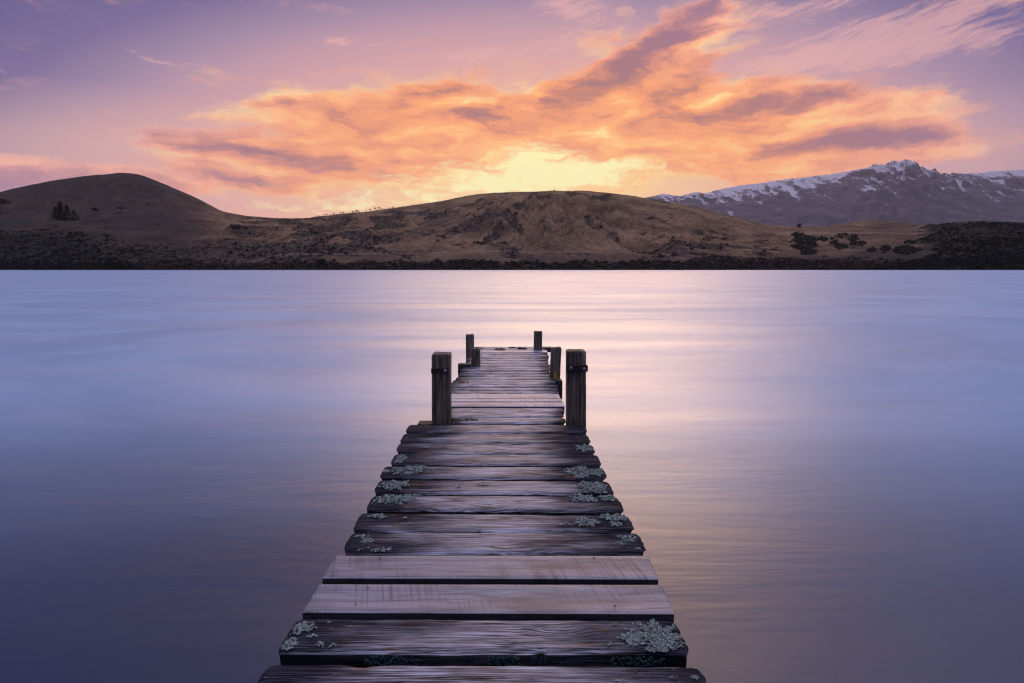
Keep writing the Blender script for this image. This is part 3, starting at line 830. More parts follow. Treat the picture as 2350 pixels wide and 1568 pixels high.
x, y, z = hill_point(222, 492)
round_tree((x, y, z - 0.2), 9, 6.5, 'grey green rounded tree right of the conifer stand', None, (0.03, 0.036, 0.03), seed=15)
x, y, z = hill_point(283, 487)
round_tree((x, y, z - 0.2), 8, 7.5, 'low wide grey green tree at the foot of the left hill', None, (0.028, 0.034, 0.03), seed=16)
x, y, z = hill_point(8, 487)
round_tree((x, y, z - 0.2), 20, 14, 'big dark tree cut by the left edge above the green field', None, (0.012, 0.016, 0.016), seed=17, leaves=320)
x, y, z = hill_point(738, 612)
round_tree((x, y, z - 0.3), 7, 6, 'dark green rounded shrub standing at the far shoreline', None, (0.016, 0.022, 0.016), 'shrub', 'shore_shrub', 18, 0.0, 220)
x, y, z = hill_point(186, 606)
round_tree((x, y, z - 0.3), 5, 5, 'rust coloured bush low on the left shore', None, (0.16, 0.06, 0.035), 'bush', 'rust_bush', 19, 0.0, 200)

# ridge trees seen against the bright sky
GR = 'small trees on the ridge of the central hill'
LR = 'small dark tree silhouetted on the left ridge line of the central hill'
protos = []
for k, off in enumerate([100, 210, 285, 340, 380, 440, 480, 545, 575, 630, 685, 780, 950, 1000, 1050, 1085, 1130, 1300, 1390, 1475, 1540, 1590, 1650, 1700, 1780, 1830, 1870, 1915, 2085]):
    px = (760 + off / 9.4) * 0.94
    x, y, z = hill_point(px, s=0.99)
    hh = random.uniform(2.2, 4.0)
    if off in (1085, 1390, 1475, 1590): hh = random.uniform(4.0, 5.2)
    if k < 4:
        t = round_tree((x, y, z - 0.25), hh, hh * 0.5, LR, GR, (0.035, 0.026, 0.018), 'tree', 'ridge_tree', 60 + k, 0.3, 90)
        t['base_h'] = hh; protos.append(t)
    else:
        p0 = protos[k % 4]; t = copy_tree(p0)
        t.location = (x, y, z - 0.25); t.rotation_euler = (0, 0, random.uniform(0, 6.3))
        s = hh / p0['base_h']; t.scale = (s * random.uniform(0.8, 1.5), s, s)
for t in [o for o in COL.objects if 'base_h' in o]: del t['base_h']
x, y, z = hill_point(1270, s=0.985)
round_tree((x, y, z - 0.2), 3.2, 1.8, 'tiny lone tree on the very top of the central hill', None, (0.05, 0.035, 0.02), 'tree', 'summit_tree', 71, 0.25, 90)

# gorse thickets on the right-hand flats: each thicket grows as one mass
def thicket(pts, label, col=(0.036, 0.038, 0.027)):
    """pts: (px,py,rx,ry) pixel ellipses describing where the thicket grows"""
    pl = []
    for (px, py, rx, ry) in pts:
        for k in range(max(8, int(rx * ry * 0.75))):
            a = random.uniform(0, 6.3); q = math.sqrt(random.random())
            x, y, z = hill_point(px + rx * q * math.cos(a), py + ry * q * math.sin(a))
            s = random.choice([random.uniform(0.7, 1.3), random.uniform(1.2, 2.1)])
            pl.append((x + random.uniform(-.6, .6), y + random.uniform(-1, 1), z - 0.2, s, s * random.uniform(0.8, 1.3), random.uniform(0, 6.3), random.randrange(5), col))
    V, F, C = merge_clumps(pl, TPL_S)
    o = np.array([V[:, 0].mean(), V[:, 1].mean(), V[:, 2].min()])
    ob = mesh_np('gorse_thicket', V - o, F, M['foliage'], smooth=False, vcol=C, loc=tuple(o))
    tag(ob, label, 'thicket', 'gorse thickets on the right flats')
S2 = 0.94
def zz(x, y): return (1920 + x / 6.184) * S2, (530 + y / 6.184) * S2
def th(lst, label):
    thicket([(*zz(a, b), c / 6.184 * S2, d / 6.184 * S2) for a, b, c, d in lst], label)
th([(170, 275, 90, 35), (280, 350, 190, 60), (270, 440, 180, 60), (330, 540, 120, 40)], 'largest dark gorse thicket left of centre on the right flats')
th([(540, 345, 75, 32)], 'small dark gorse thicket just right of the largest one')
th([(700, 405, 70, 35), (820, 450, 95, 38)], 'dark leaf shaped gorse thicket sloping down toward the shore')
th([(830, 290, 95, 35), (1000, 330, 80, 50), (1080, 410, 110, 40)], 'long dark gorse thicket slanting down from the straight track')
th([(1280, 500, 60, 30)], 'small round gorse thicket low on the flats near the shore')
th([(1500, 480, 70, 40), (1800, 510, 190, 60)], 'wide low gorse mound near the shore below the grass track')
th([(1860, 395, 90, 25)], 'narrow gorse strip beside the slanting grass track')
th([(670, 335, 25, 16)], 'single gorse clump between two larger thickets on the right flats')
x, y = (0 + 1450 / 7.833) * S2, (540 + 290 / 7.833) * S2
thicket([(x - 5, y + 1, 10, 3), (x + 8, y - 2, 8, 3)], 'isolated dark oval thicket on the grassy left slope')

# grazing animals on the left terrace
def animal(loc, rz, label, grp):
    t = empty('grazing_animal', loc, rz)
    tag(t, label, 'animal', grp)
    sk = [(-0.75, 0, 1.15), (-0.2, 0, 1.12), (0.35, 0, 1.15), (0.72, 0, 1.2), (1.05, 0, 0.95), (1.25, 0, 0.62), (1.42, 0, 0.42)]
    rd = [0.28, 0.33, 0.32, 0.25, 0.16, 0.15, 0.09]
    vs, fs = [], []
    n = 10
    for i, (c, r) in enumerate(zip(sk, rd)):
        for k in range(n):
            a = 2 * math.pi * k / n
            up = (0, 0, 1) if i < 4 else (0.75, 0, 0.65)
            vs.append((c[0] + r * math.sin(a) * up[0], c[1] + 0.75 * r * math.cos(a), c[2] + r * 1.15 * math.sin(a) * up[2]))
    for i in range(len(sk) - 1):
        for k in range(n): fs.append((i * n + k, i * n + (k + 1) % n, (i + 1) * n + (k + 1) % n, (i + 1) * n + k))
    fs.append(tuple(range(n))); fs.append(tuple(range((len(sk) - 1) * n, len(sk) * n)))
    for lx, ly, kn in ((-0.68, 0.17, 0.1), (-0.68, -0.17, 0.1), (0.6, 0.16, -0.03), (0.6, -0.16, -0.03)):
        b = len(vs)
        for (z, r, dx) in ((1.15, 0.15, 0), (0.72, 0.10, -kn), (0.45, 0.06, kn), (0.0, 0.06, 0)):
            for k in range(6):
                a = 2 * math.pi * k / 6
                vs.append((lx + dx + r * math.cos(a), ly + r * 0.7 * math.sin(a), z))
        for i in range(3):
            for k in range(6): fs.append((b + i * 6 + k, b + i * 6 + (k + 1) % 6, b + i * 6 + 6 + (k + 1) % 6, b + i * 6 + 6 + k))
    mesh_np('body', vs, fs, M['hide'], t)
    return t
GA = 'grazing animals on the left terrace'
LA = 'tiny red brown animal grazing on the terrace below the left hill'
a0 = None
for k, (sx_, sy_) in enumerate([(1350, 560), (1460, 560), (1550, 575), (1620, 575)]):
    px, py = (100 + sx_ / 10.68) * S2, (480 + sy_ / 10.68) * S2
    x, y, z = hill_point(px, py)
    if a0 is None: a0 = t = animal((x, y, z), 0.3, LA, GA)
    else: t = copy_tree(a0)
    t.location = (x, y, z); t.rotation_euler = (0, 0, [0.3, 2.9, 0.1, 3.3][k])

# ------------------------------------------------------------------ jetty
DECK = 0.6
jetty = empty('jetty', (0, 4.5, 0))
tag(jetty, 'weathered narrow wooden jetty with square posts reaching out into the lake', 'jetty')
JO = np.array([0, 4.5, 0])

def plank(corners, pale, seed, thick=0.05, lift=0.0, wear_and_sheen=1.0):
    """corners: BL, FL, BR, FR on the deck (x, y)"""
    BL, FL, BR, FR = [np.array(c) for c in corners]
    c0 = (BL + FL + BR + FR) / 4
    nx, ny = 84, 13
    g = np.random.default_rng(seed)
    uu = np.linspace(0, 1, nx)
    uu = 0.5 - 0.5 * np.cos(np.pi * uu) * (0.55 + 0.45 * np.abs(np.cos(np.pi * uu)))       # denser at the ends
    uu = (uu - uu[0]) / (uu[-1] - uu[0])
    vv = np.linspace(0, 1, ny)
    rad = 0.004 if pale else 0.011
    wob = 0.0012 if pale else 0.005
    L = abs(BR[0] - BL[0])
    fe = wob * fbm(uu * 9, 0 * uu + seed * 3.1, 4, 3); be = wob * fbm(uu * 9, 0 * uu + seed * 5.7 + 9, 4, 13)
    if not pale:
        for k in range(g.integers(1, 4)):      # chipped arrises
            cx = g.uniform(0.1, 0.9); wd = g.uniform(0.01, 0.035)
            fe += g.uniform(0.004, 0.012) * np.exp(-((uu - cx) / wd) ** 2)
            cx = g.uniform(0.1, 0.9)
            be -= g.uniform(0.003, 0.010) * np.exp(-((uu - cx) / wd) ** 2)
    tw = g.normal(0, 0.002); crown = g.normal(0, 0.0015)
    ring_n = ny + 4
    V = np.zeros((nx, ring_n, 3)); E = np.zeros((nx, ring_n))
    el = (0.0015 if pale else 0.008) * fbm(vv * 5, 0 * vv + seed, 3, 23); er = (0.0015 if pale else 0.008) * fbm(vv * 5, 0 * vv + seed, 3, 33)
    if not pale:
        cut = np.maximum(0, np.abs(vv - 0.5) * 2 - 0.55) / 0.45
        sl, sr = g.uniform(0.3, 1.0, 2)
        el = el + 0.030 * sl * cut ** 2; er = er + 0.035 * sr * cut ** 2
    for i, u in enumerate(uu):
        F = FL + (FR - FL) * u; B = BL + (BR - BL) * u
        F = F + np.array([0, fe[i]]); B = B + np.array([0, be[i]])
        wend = max(0, 1 - u / 0.06); wend2 = max(0, 1 - (1 - u) / 0.06)
        for j, v in enumerate(vv):
            q = F + (B - F) * v
            x = q[0] + el[j] * wend - er[j] * wend2
            dist = min(v, 1 - v) * np.linalg.norm(B - F)
            de = min(abs(x - BL[0]), abs(BR[0] - x))
            drop = rad * (1 - min(1, dist / (rad * 2.2))) ** 2 * 0.9 + rad * (1 - min(1, de / (rad * 2.5))) ** 2 * 0.8
            z = DECK + lift - drop + tw * (u - .5) + crown * (1 - (2 * v - 1) ** 2)
            V[i, j] = (x, q[1], z)
            E[i, j] = min(u, 1 - u) * L
        zb = DECK + lift - thick
        V[i, ny] = (V[i, ny - 1, 0], B[1] + 0.001, DECK + lift - thick * 0.55); V[i, ny + 1] = (V[i, ny - 1, 0], B[1] - 0.002, zb)
        V[i, ny + 2] = (V[i, 0, 0], F[1] + 0.002, zb); V[i, ny + 3] = (V[i, 0, 0], F[1] - 0.001, DECK + lift - thick * 0.55)
        E[i, ny:] = min(u, 1 - u) * L
    if not pale:
        zt = V[:, :ny, 2]
        zt += 0.0016 * fbm(V[:, :ny, 0] * 7 + seed, V[:, :ny, 1] * 40, 3, 43)
        V[:, :ny, 2] = zt
    faces = []
    for i in range(nx - 1):
        for j in range(ring_n):
            a = i * ring_n + j; b = i * ring_n + (j + 1) % ring_n
            faces.append((b, a, a + ring_n, b + ring_n))
    faces.append(tuple(range(ring_n))); faces.append(tuple(reversed(range((nx - 1) * ring_n, nx * ring_n))))
    org = np.array([c0[0], c0[1], DECK])
    o = mesh_np('deck_plank', V.reshape(-1, 3) - org, faces, M[('sunlit' if wear_and_sheen < 1 else '') + ('_sawn' if wear_and_sheen < 1 and pale else 'sawn' if pale else '' if wear_and_sheen < 1 else 'weathered')], jetty, loc=tuple(org - JO), attrs=dict(endd=E.ravel() / wear_and_sheen + (0.12 if wear_and_sheen < 1 else 0)))
    o['org'] = list(org)
    # smooth only the long rounding
    me = o.data
    if hasattr(me, 'set_sharp_from_angle'): me.set_sharp_from_angle(angle=R(50))
    return o

NEAR = [  # BL FL BR FR (metres on the deck), pale
    ((-.719, 1.718), (-.714, 1.515), (.549, 1.705), (.544, 1.505), 0),
    ((-.715, 1.954), (-.714, 1.765), (.537, 1.942), (.542, 1.758), 0),
    ((-.711, 2.182), (-.708, 1.991), (.549, 2.170), (.544, 1.975), 1),
    ((-.712, 2.404), (-.709, 2.219), (.548, 2.400), (.545, 2.208), 1),
    ((-.703, 2.628), (-.688, 2.420), (.553, 2.622), (.551, 2.413), 0),
    ((-.718, 2.855), (-.706, 2.640), (.549, 2.828), (.544, 2.640), 0),
    ((-.707, 3.085), (-.703, 2.881), (.534, 3.072), (.540, 2.866), 0),
    ((-.728, 3.323), (-.720, 3.118), (.525, 3.300), (.529, 3.090), 0),
    ((-.745, 3.556), (-.737, 3.352), (.530, 3.531), (.527, 3.316), 0),
    ((-.729, 3.784), (-.719, 3.583), (.530, 3.766), (.527, 3.553), 0),
    ((-.752, 4.036), (-.728, 3.806), (.528, 4.012), (.523, 3.792), 0),
    ((-.758, 4.282), (-.750, 4.058), (.527, 4.272), (.528, 4.034), 0),
    ((-.762, 4.528), (-.758, 4.306), (.539, 4.518), (.531, 4.294), 0)]
planks = []
for k, (a, b, c, d, pale) in enumerate(NEAR):
    planks.append(plank((a, b, c, d), bool(pale), 11 + k, 0.05, random.uniform(-0.003, 0.003)))
planks[1]['label'] = 'weathered plank with the big lichen patch on its right end'
planks[2]['label'] = 'pale freshly sawn plank with a clean square edge'
planks[3]['label'] = 'pale sawn plank, the farther of the foreground pair'
planks[12]['label'] = 'plank directly in front of the two near posts'
for k in range(3):
    y1 = 1.497 - k * 0.218
    planks.append(plank(((-.716, y1), (-.714, y1 - .2), (.549, y1), (.546, y1 - .2)), False, 40 + k, 0.05, random.uniform(-0.003, 0.003)))
FY = [4.546, 4.735, 4.925, 5.106, 5.290, 5.426, 5.649, 5.806, 5.950, 6.092, 6.245, 6.398, 6.596, 6.756, 6.925, 7.084, 7.288, 7.480, 7.699, 7.918, 8.095, 8.280, 8.470, 8.707, 9.103]
PALE = {3, 4, 5, 22}
def edge_l(y): return float(np.interp(y, [4.5, 6.12, 6.6, 7.2, 7.6, 9.1], [-.612, -.600, -.588, -.570, -.552, -.550]))
def edge_r(y): return float(np.interp(y, [4.5, 4.75, 5.45, 6.73, 7.83, 9.1], [.402, .412, .436, .440, .466, .503]))
for i in range(len(FY) - 1):
    y0, y1 = FY[i] + 0.008, FY[i + 1] - 0.006
    if i == 20: y0 += 0.006
    l = edge_l((y0 + y1) / 2) + random.uniform(-.014, .014); r = edge_r((y0 + y1) / 2) + random.uniform(-.012, .012)
    if y1 < 4.75: l = -0.452
    sk = random.uniform(-.006, .006)
    o = plank(((l + sk, y1), (l, y0), (r + sk, y1 - .002), (r, y0)), i in PALE, 60 + i, 0.045, random.uniform(-0.006, 0.004), 0.5)
    planks.append(o)

# posts -----------------------------------------------------------------
def post(x0, x1, y0, depth, ztop, zbot, seed, lean=(0, 0), label=None, rad=0.008):
    w = x1 - x0
    cx, cy = (x0 + x1) / 2, y0 + depth / 2
    g = np.random.default_rng(seed)
    prof = []
    nside = 8
    for sx_, sy_ in ((1, -1), (1, 1), (-1, 1), (-1, -1)):
        pass
    pts = []
    hw, hd = w / 2, depth / 2
    for (ax, ay, bx, by) in ((-hw, -hd, hw, -hd), (hw, -hd, hw, hd), (hw, hd, -hw, hd), (-hw, hd, -hw, -hd)):
        for k in range(nside):
            t = (k + 0.5) / nside
            t = 0.5 + (t - 0.5) * 1.12
            t = min(max(t, 0.03), 0.97)
            pts.append((ax + (bx - ax) * t, ay + (by - ay) * t))
    pts = np.array(pts); n = len(pts)
    zs = list(np.linspace(zbot, ztop - 0.03, 26)) + [ztop - 0.018, ztop - 0.009, ztop - 0.003]
    V = []
    for i, z in enumerate(zs):
        t = (z - zbot) / (ztop - zbot)
        sc = 1.0 - max(0, (z - (ztop - 0.02)) / 0.02) ** 2 * 0.10
        for (px_, py_) in pts:
            n_ = 0.0022 * float(perlin(px_ * 30 + seed, z * 5 + py_ * 17, 3))
            V.append((px_ * sc * (1 + n_ / hw) + lean[0] * (z - DECK), py_ * sc * (1 + n_ / hd) + lean[1] * (z - DECK), z))
    F = []
    m = len(zs)
    for i in range(m - 1):
        for k in range(n):
            F.append((i * n + k, i * n + (k + 1) % n, (i + 1) * n + (k + 1) % n, (i + 1) * n + k))
    # weathered end grain: rings of vertices to a rough centre
    prev = (m - 1) * n
    for q, sc in enumerate((0.72, 0.42, 0.15)):
        b = len(V)
        for (px_, py_) in pts:
            V.append((px_ * sc + lean[0] * (ztop - DECK), py_ * sc + lean[1] * (ztop - DECK), ztop + 0.004 * g.normal() * 0.6))
        for k in range(n): F.append((prev + k, prev + (k + 1) % n, b + (k + 1) % n, b + k))
        prev = b
    F.append(tuple(prev + k for k in range(n)))
    F.append(tuple(reversed(range(n))))
    org = np.array([cx, cy, DECK])
    V = np.array(V); V[:, 2] -= DECK
    o = mesh_np('post', V, F, M['post'], jetty, loc=tuple(org - JO))
    if hasattr(o.data, 'set_sharp_from_angle'): o.data.set_sharp_from_angle(angle=R(40))
    if label: o['label'] = label
    o['org'] = list(org)
    return o

def box(name, mat, parent, org, x0, x1, y0, y1, z0, z1, bev=0.003, rough=0.0, seed=0, segs=10):
    """bevelled timber or plate, org = parent's world origin"""
    import bmesh
    bm = bmesh.new()
    bmesh.ops.create_cube(bm, size=1.0)
    c = np.array([(x0 + x1) / 2, (y0 + y1) / 2, (z0 + z1) / 2])
    for v in bm.verts:
        v.co = (v.co.x * (x1 - x0), v.co.y * (y1 - y0), v.co.z * (z1 - z0))
    bmesh.ops.bevel(bm, geom=list(bm.edges), offset=bev, segments=2, affect='EDGES', profile=0.6)
    if rough:
        bmesh.ops.subdivide_edges(bm, edges=[e for e in bm.edges if e.calc_length() > 0.06], cuts=segs, use_grid_fill=True)
        for v in bm.verts:
            k = rough
            v.co.x += k * float(perlin(v.co.y * 25 + seed, v.co.z * 25 + v.co.x * 9, 2)); v.co.y += k * float(perlin(v.co.x * 18 + seed, v.co.z * 25, 5)); v.co.z += k * float(perlin(v.co.x * 12 + seed, v.co.y * 25, 8))
    me = bpy.data.meshes.new(name); bm.to_mesh(me); bm.free()
    me.materials.append(mat)
    o = bpy.data.objects.new(name, me)
    o.location = tuple(c - np.array(org))
    return link(o, parent)

def bolt(parent, org, x, y, z, r):
    """domed coach-bolt head facing the viewer's side"""
    vs = []; fs = []; n = 14
    for i, (rr, dd) in enumerate(((1.0, 0.0), (1.0, 0.25), (0.86, 0.5), (0.55, 0.7), (0.0, 0.78))):
        if rr == 0: vs.append((0, -dd * r, 0)); continue
        for k in range(n):
            a = 2 * math.pi * k / n
            vs.append((rr * r * math.cos(a), -dd * r, rr * r * math.sin(a)))
    for i in range(3):
        for k in range(n): fs.append((i * n + k, i * n + (k + 1) % n, (i + 1) * n + (k + 1) % n, (i + 1) * n + k))
    for k in range(n): fs.append((3 * n + k, 3 * n + (k + 1) % n, 4 * n))
    return mesh_np('bolt', vs, fs, M['bolt'], parent, loc=(x - org[0], y - org[1], z - org[2]))

pA = post(-.595, -.461, 4.537, .135, 1.122, -1.2, 1, (0.012, 0), 'near left post with a rusted iron strap and one visible bolt')
pB = post(.409, .548, 4.529, .13, 1.144, -1.2, 2, (-0.012, 0), 'near right post with an iron strap and two bolts')
pC = post(-.476, -.374, 7.222, .10, .811, -1.2, 3, (0.004, 0), 'short left post half way along')
pD = post(-.655, -.543, 8.80, .11, .806, -1.2, 4, (0.0, 0), 'tall left post near the far end')
pE = post(.307, .420, 8.662, .11, .866, -1.2, 5, (0.0, 0), 'right post standing at the far end')
pF = post(.400, .506, 6.50, .10, .915, -1.2, 6, (0.045, 0), 'right post beside the deck with two bolts near its top')
A0, B0, F0 = list(pA['org']), list(pB['org']), list(pF['org'])
box('iron_strap', M['iron'], pA, A0, -.594, -.468, 4.531, 4.537, .978, 1.014, 0.002)
bolt(pA, A0, -.489, 4.531, .996, .0145)
box('iron_strap', M['iron'], pB, B0, .396, .554, 4.510, 4.524, .994, 1.041, 0.003)
box('iron_strap', M['iron'], pB, B0, .546, .5545, 4.5245, 4.62, .994, 1.035, 0.002)
bolt(pB, B0, .430, 4.511, 1.021, .0145); bolt(pB, B0, .527, 4.511, 1.013, .0155)
bolt(pF, F0, .437, 6.497, .872, .010); bolt(pF, F0, .499, 6.497, .872, .010)

# bearers, stringers and piles ------------------------------------------
def beam(x0, x1, y0, y1, z0, z1, seed, name='bearer', mat='beam', bev=0.006):
    return box(name, M[mat], jetty, JO, x0, x1, y0, y1, z0, z1, bev, 0.004, seed)
for k, x in enumerate((-.52, .34)):
    beam(x - .045, x + .045, 1.0, 4.50, .39, .5445, 3 + k, 'stringer')
for k, x in enumerate((-.43, .28)):
    beam(x - .045, x + .045, 4.70, 9.05, .39, .546, 8 + k, 'stringer')
beam(-.705, -.599, 4.545, 4.66, .49, .594, 21)
beam(-.455, .405, 4.56, 4.66, .42, .549, 22, 'bearer')
beam(.350, .520, 6.345, 6.48, .40, .592, 23)
beam(-.632, -.478, 7.22, 7.34, .49, .628, 24)
beam(-.56, -.31, 6.86, 6.92, .42, .545, 28)
beam(.44, .566, 8.84, 9.02, .55, .612, 25)
beam(-.7, .54, 2.9, 3.0, .27, .385, 26, 'bearer')
for k, (x, y) in enumerate([(-.60, 3.05), (.44, 3.05), (-.6, 1.2), (.44, 1.2)]):
    box('pile', M['beam'], jetty, JO, x - .06, x + .06, y - .06, y + .06, -1.2, .38, 0.006, 0.004, 30 + k)

# lichen ------------------------------------------------------------------
def px2deck(px, py): return on_plane(px * S2, py * S2, DECK)
def plank_at(x, y):
    best = None
    for o in planks:
        org = o['org']
        d = abs(org[1] - y)
        if best is None or d < best[0]: best = (d, o)
    return best[1]
PALECOL = np.array((0.29, 0.345, 0.33))
def lichen_patch(px, py, rx, ry, seed, col=PALECOL, lobe=0.0055, dens=1.0):
    x, y = px2deck(px, py)
    wx = abs(px2deck(px + rx, py)[0] - px2deck(px - rx, py)[0]) / 2
    wy = abs(px2deck(px, py - ry)[1] - px2deck(px, py + ry)[1]) / 2
    pk = plank_at(x, y); org = np.array(pk['org'])
    g = np.random.default_rng(seed)
    co = np.array([v.co for v in pk.data.vertices])
    ymin, ymax = co[:, 1].min() + 0.004, co[:, 1].max() - 0.004
    xmin, xmax = co[:, 0].min() + 0.016, co[:, 0].max() - 0.016
    n = int(max(12, dens * 2.7 * math.pi * wx * wy / (math.pi * lobe ** 2)))
    n = min(n, 3200)
    V = []; F = []; C = []
    for _ in range(n):
        a = g.uniform(0, 2 * np.pi); q = math.sqrt(g.uniform())
        ux, uy = q * math.cos(a), q * math.sin(a)
        edge = g.uniform(0.86, 1.1) * (0.76 + 0.62 * float(fbm(np.array(math.cos(a) * 2.1 + seed), np.array(math.sin(a) * 2.1), 4, 5)))
        if q > edge: continue
        if rx > 25 and g.uniform() < 0.06: ux, uy = ux * 1.3, uy * 1.2
        hole = float(fbm(np.array(ux * 3.0 * wx / 0.05 + seed), np.array(uy * 3.0 * wy / 0.05), 3, 77))
        if hole < -0.36: continue
        lx, ly = x + ux * wx - org[0], y + uy * wy - org[1]
        if not (ymin < ly < ymax) or not (xmin < lx < xmax): continue
        r = lobe * g.uniform(0.45, 1.25)
        z = 0.0018 + 0.0022 * (1 - q / 1.2) * g.uniform(0.2, 1.2)
        nrm = np.array([g.normal(0, 0.30), g.normal(0, 0.30), 1.0]); nrm /= np.linalg.norm(nrm)
        t1 = np.cross(nrm, (0, 1, 0.1)); t1 /= np.linalg.norm(t1); t2 = np.cross(nrm, t1)
        b = len(V); sh = g.uniform(0.45, 1.3) * np.array((g.uniform(.88, 1.08), 1.0, g.uniform(.9, 1.1)))
        V.append((lx, ly, z + 0.0005)); C.append(col * sh * 0.62)
        kk = 7; ph = g.uniform(0, 6)
        for k in range(kk):
            an = ph + 2 * np.pi * k / kk
            rr = r * g.uniform(0.7, 1.2)
            w = np.array([lx, ly, z]) + rr * (math.cos(an) * t1 + math.sin(an) * t2) + np.array([0, 0, g.uniform(0, 0.0022)])
            V.append(tuple(w)); C.append(col * sh * g.uniform(0.85, 1.15))
        for k in range(kk): F.append((b, b + 1 + k, b + 1 + (k + 1) % kk))
    if len(F) < 6: return
    o = mesh_np('lichen', np.array(V), np.array(F), M['lichen'], pk, smooth=False, vcol=np.clip(np.array(C), 0, 1))
    return o
LICH = [(1599, 1556, 90, 45, 1.3), (1502, 1525, 6, 3, 1), (1486, 1575, 9, 5, 1), (737.6, 1534.5, 36, 16, 1.2), (702, 1574, 28, 18, 1.2), (761, 1556, 15, 5, 1), (780, 1577, 16, 9, 1),
        (813, 1578, 10, 6, 1), (1512, 1664, 17, 7, 1), (1640, 1657, 9, 4, 1), (1696, 1657, 15, 5, 1), (883.6, 1312, 19, 5, 1), (897.7, 1321, 22, 7, 1), (934, 1343.5, 26, 6, 1),
        (1530.5, 1315.5, 30, 10, 1.1), (1518, 1329, 22, 4, 1), (1558, 1342, 9, 3, 1), (924, 1262, 32, 7, 1), (987, 1266.6, 9, 3, 1), (1434, 1276, 32, 14, 1.1), (1498.7, 1265, 40, 10, 1.1),
        (1502, 1280, 21, 7, 1), (1379, 1282, 19, 5, .8), (962.5, 1221, 56, 13, 1.1), (1010, 1211, 32, 4, .8), (1422, 1217.6, 40, 11, 1.1), (1484, 1217, 28, 9, 1.1), (962.5, 1185, 44, 14, 1),
        (1449.7, 1190, 42, 18, 1.1), (993, 1148, 60, 13, .9), (1422, 1153, 62, 14, 1.1), (979.4, 1121, 17, 12, .9), (1428, 1095, 29, 10, .9), (1036, 1093, 9, 3, .8),
        (1395, 1010, 18, 4, .6), (880, 1345, 12, 3, .8), (1180, 1182, 20, 4, .35), (1115, 1187, 18, 4, .35)]
for k, (a, b, c, d, e) in enumerate(LICH):
    lichen_patch(a, b, c, d, 300 + k, dens=e, lobe=0.0040 if b > 1450 else 0.0056)
# moss on the far planks around the posts
for k, (a, b, c, d, colr) in enumerate([(1120, 1028, 18, 5, (0.13, 0.09, 0.03)), (1150, 1026, 26, 5, (0.08, 0.055, 0.03)), (1130, 934, 22, 4, (0.22, 0.14, 0.05)), (1140, 900, 20, 4, (0.18, 0.10, 0.05)), (1360, 1020, 12, 3, (0.12, 0.08, 0.03))]):
    o = lichen_patch(a, b, c, d, 500 + k, np.array(colr), 0.008, 0.7)
    if o: o.name = 'moss'
# teal crust on shaded front edges
def crust(pk, x0, x1, seed, col=(0.035, 0.072, 0.078), n=60):
    g = np.random.default_rng(seed)
    org = np.array(pk['org'])
    co = np.array([v.co for v in pk.data.vertices])
    V = []; F = []; C = []
    for _ in range(n):
        x = (x0 + x1) / 2 + np.clip(g.normal(0, 0.28), -.5, .5) * (x1 - x0)
        lx = x - org[0]
        near = co[np.abs(co[:, 0] - lx) < 0.03]
        if not len(near): continue
        yf = near[:, 1].min()
        c = np.array([lx, yf - g.uniform(0.001, 0.005), -g.uniform(0.012, 0.044)])
        r = g.uniform(0.003, 0.0065); b = len(V); sh = g.uniform(0.5, 1.3)
        V.append(tuple(c + np.array([0, -0.003, 0]))); C.append(np.array(col) * sh)
        for k in range(6):
            an = 2 * np.pi * k / 6 + g.uniform(0, .5)
            V.append((c[0] + r * math.cos(an), c[1] + g.uniform(0, .002), c[2] + r * math.sin(an))); C.append(np.array(col) * sh * g.uniform(.7, 1.2))
        for k in range(6): F.append((b, b + 1 + k, b + 1 + (k + 1) % 6))
    mesh_np('teal_crust', np.array(V), np.array(F), M['teal'], pk, smooth=False, vcol=np.clip(np.array(C), 0, 1))
crust(planks[1], -.44, -.28, 1, n=110); crust(planks[1], -.07, 0.03, 2, n=60); crust(planks[1], .30, .46, 3, n=80); crust(planks[6], .10, .22, 4, n=50)
crust(planks[6], .40, .50, 5, n=40); crust(planks[11], .40, .50, 6, n=40); crust(planks[8], -.6, -.5, 7, n=40); crust(planks[7], -.68, -.55, 8, n=50)

# nail heads on the planks
def nails():
    for k, pk in enumerate(planks[:13]):
        org = pk['org']
        for sx_ in (-.52, .34):
            for dy in (-.055, .06):
                if random.random() < 0.3: continue
                vs = []; fs = []; n = 8; r = 0.0042
                for i, (rr, zz_) in enumerate(((1, 0.0), (0.8, 0.0016))):
                    for q in range(n):
                        a = 2 * math.pi * q / n; vs.append((rr * r * math.cos(a), rr * r * math.sin(a), zz_))
                for q in range(n): fs.append((q, (q + 1) % n, n + (q + 1) % n, n + q))
                fs.append(tuple(range(n, 2 * n)))
                mesh_np('nail_head', vs, fs, M['iron'], pk, loc=(sx_ + random.uniform(-.02, .02) - org[0], dy + random.uniform(-.01, .01), 0.0008))
nails()

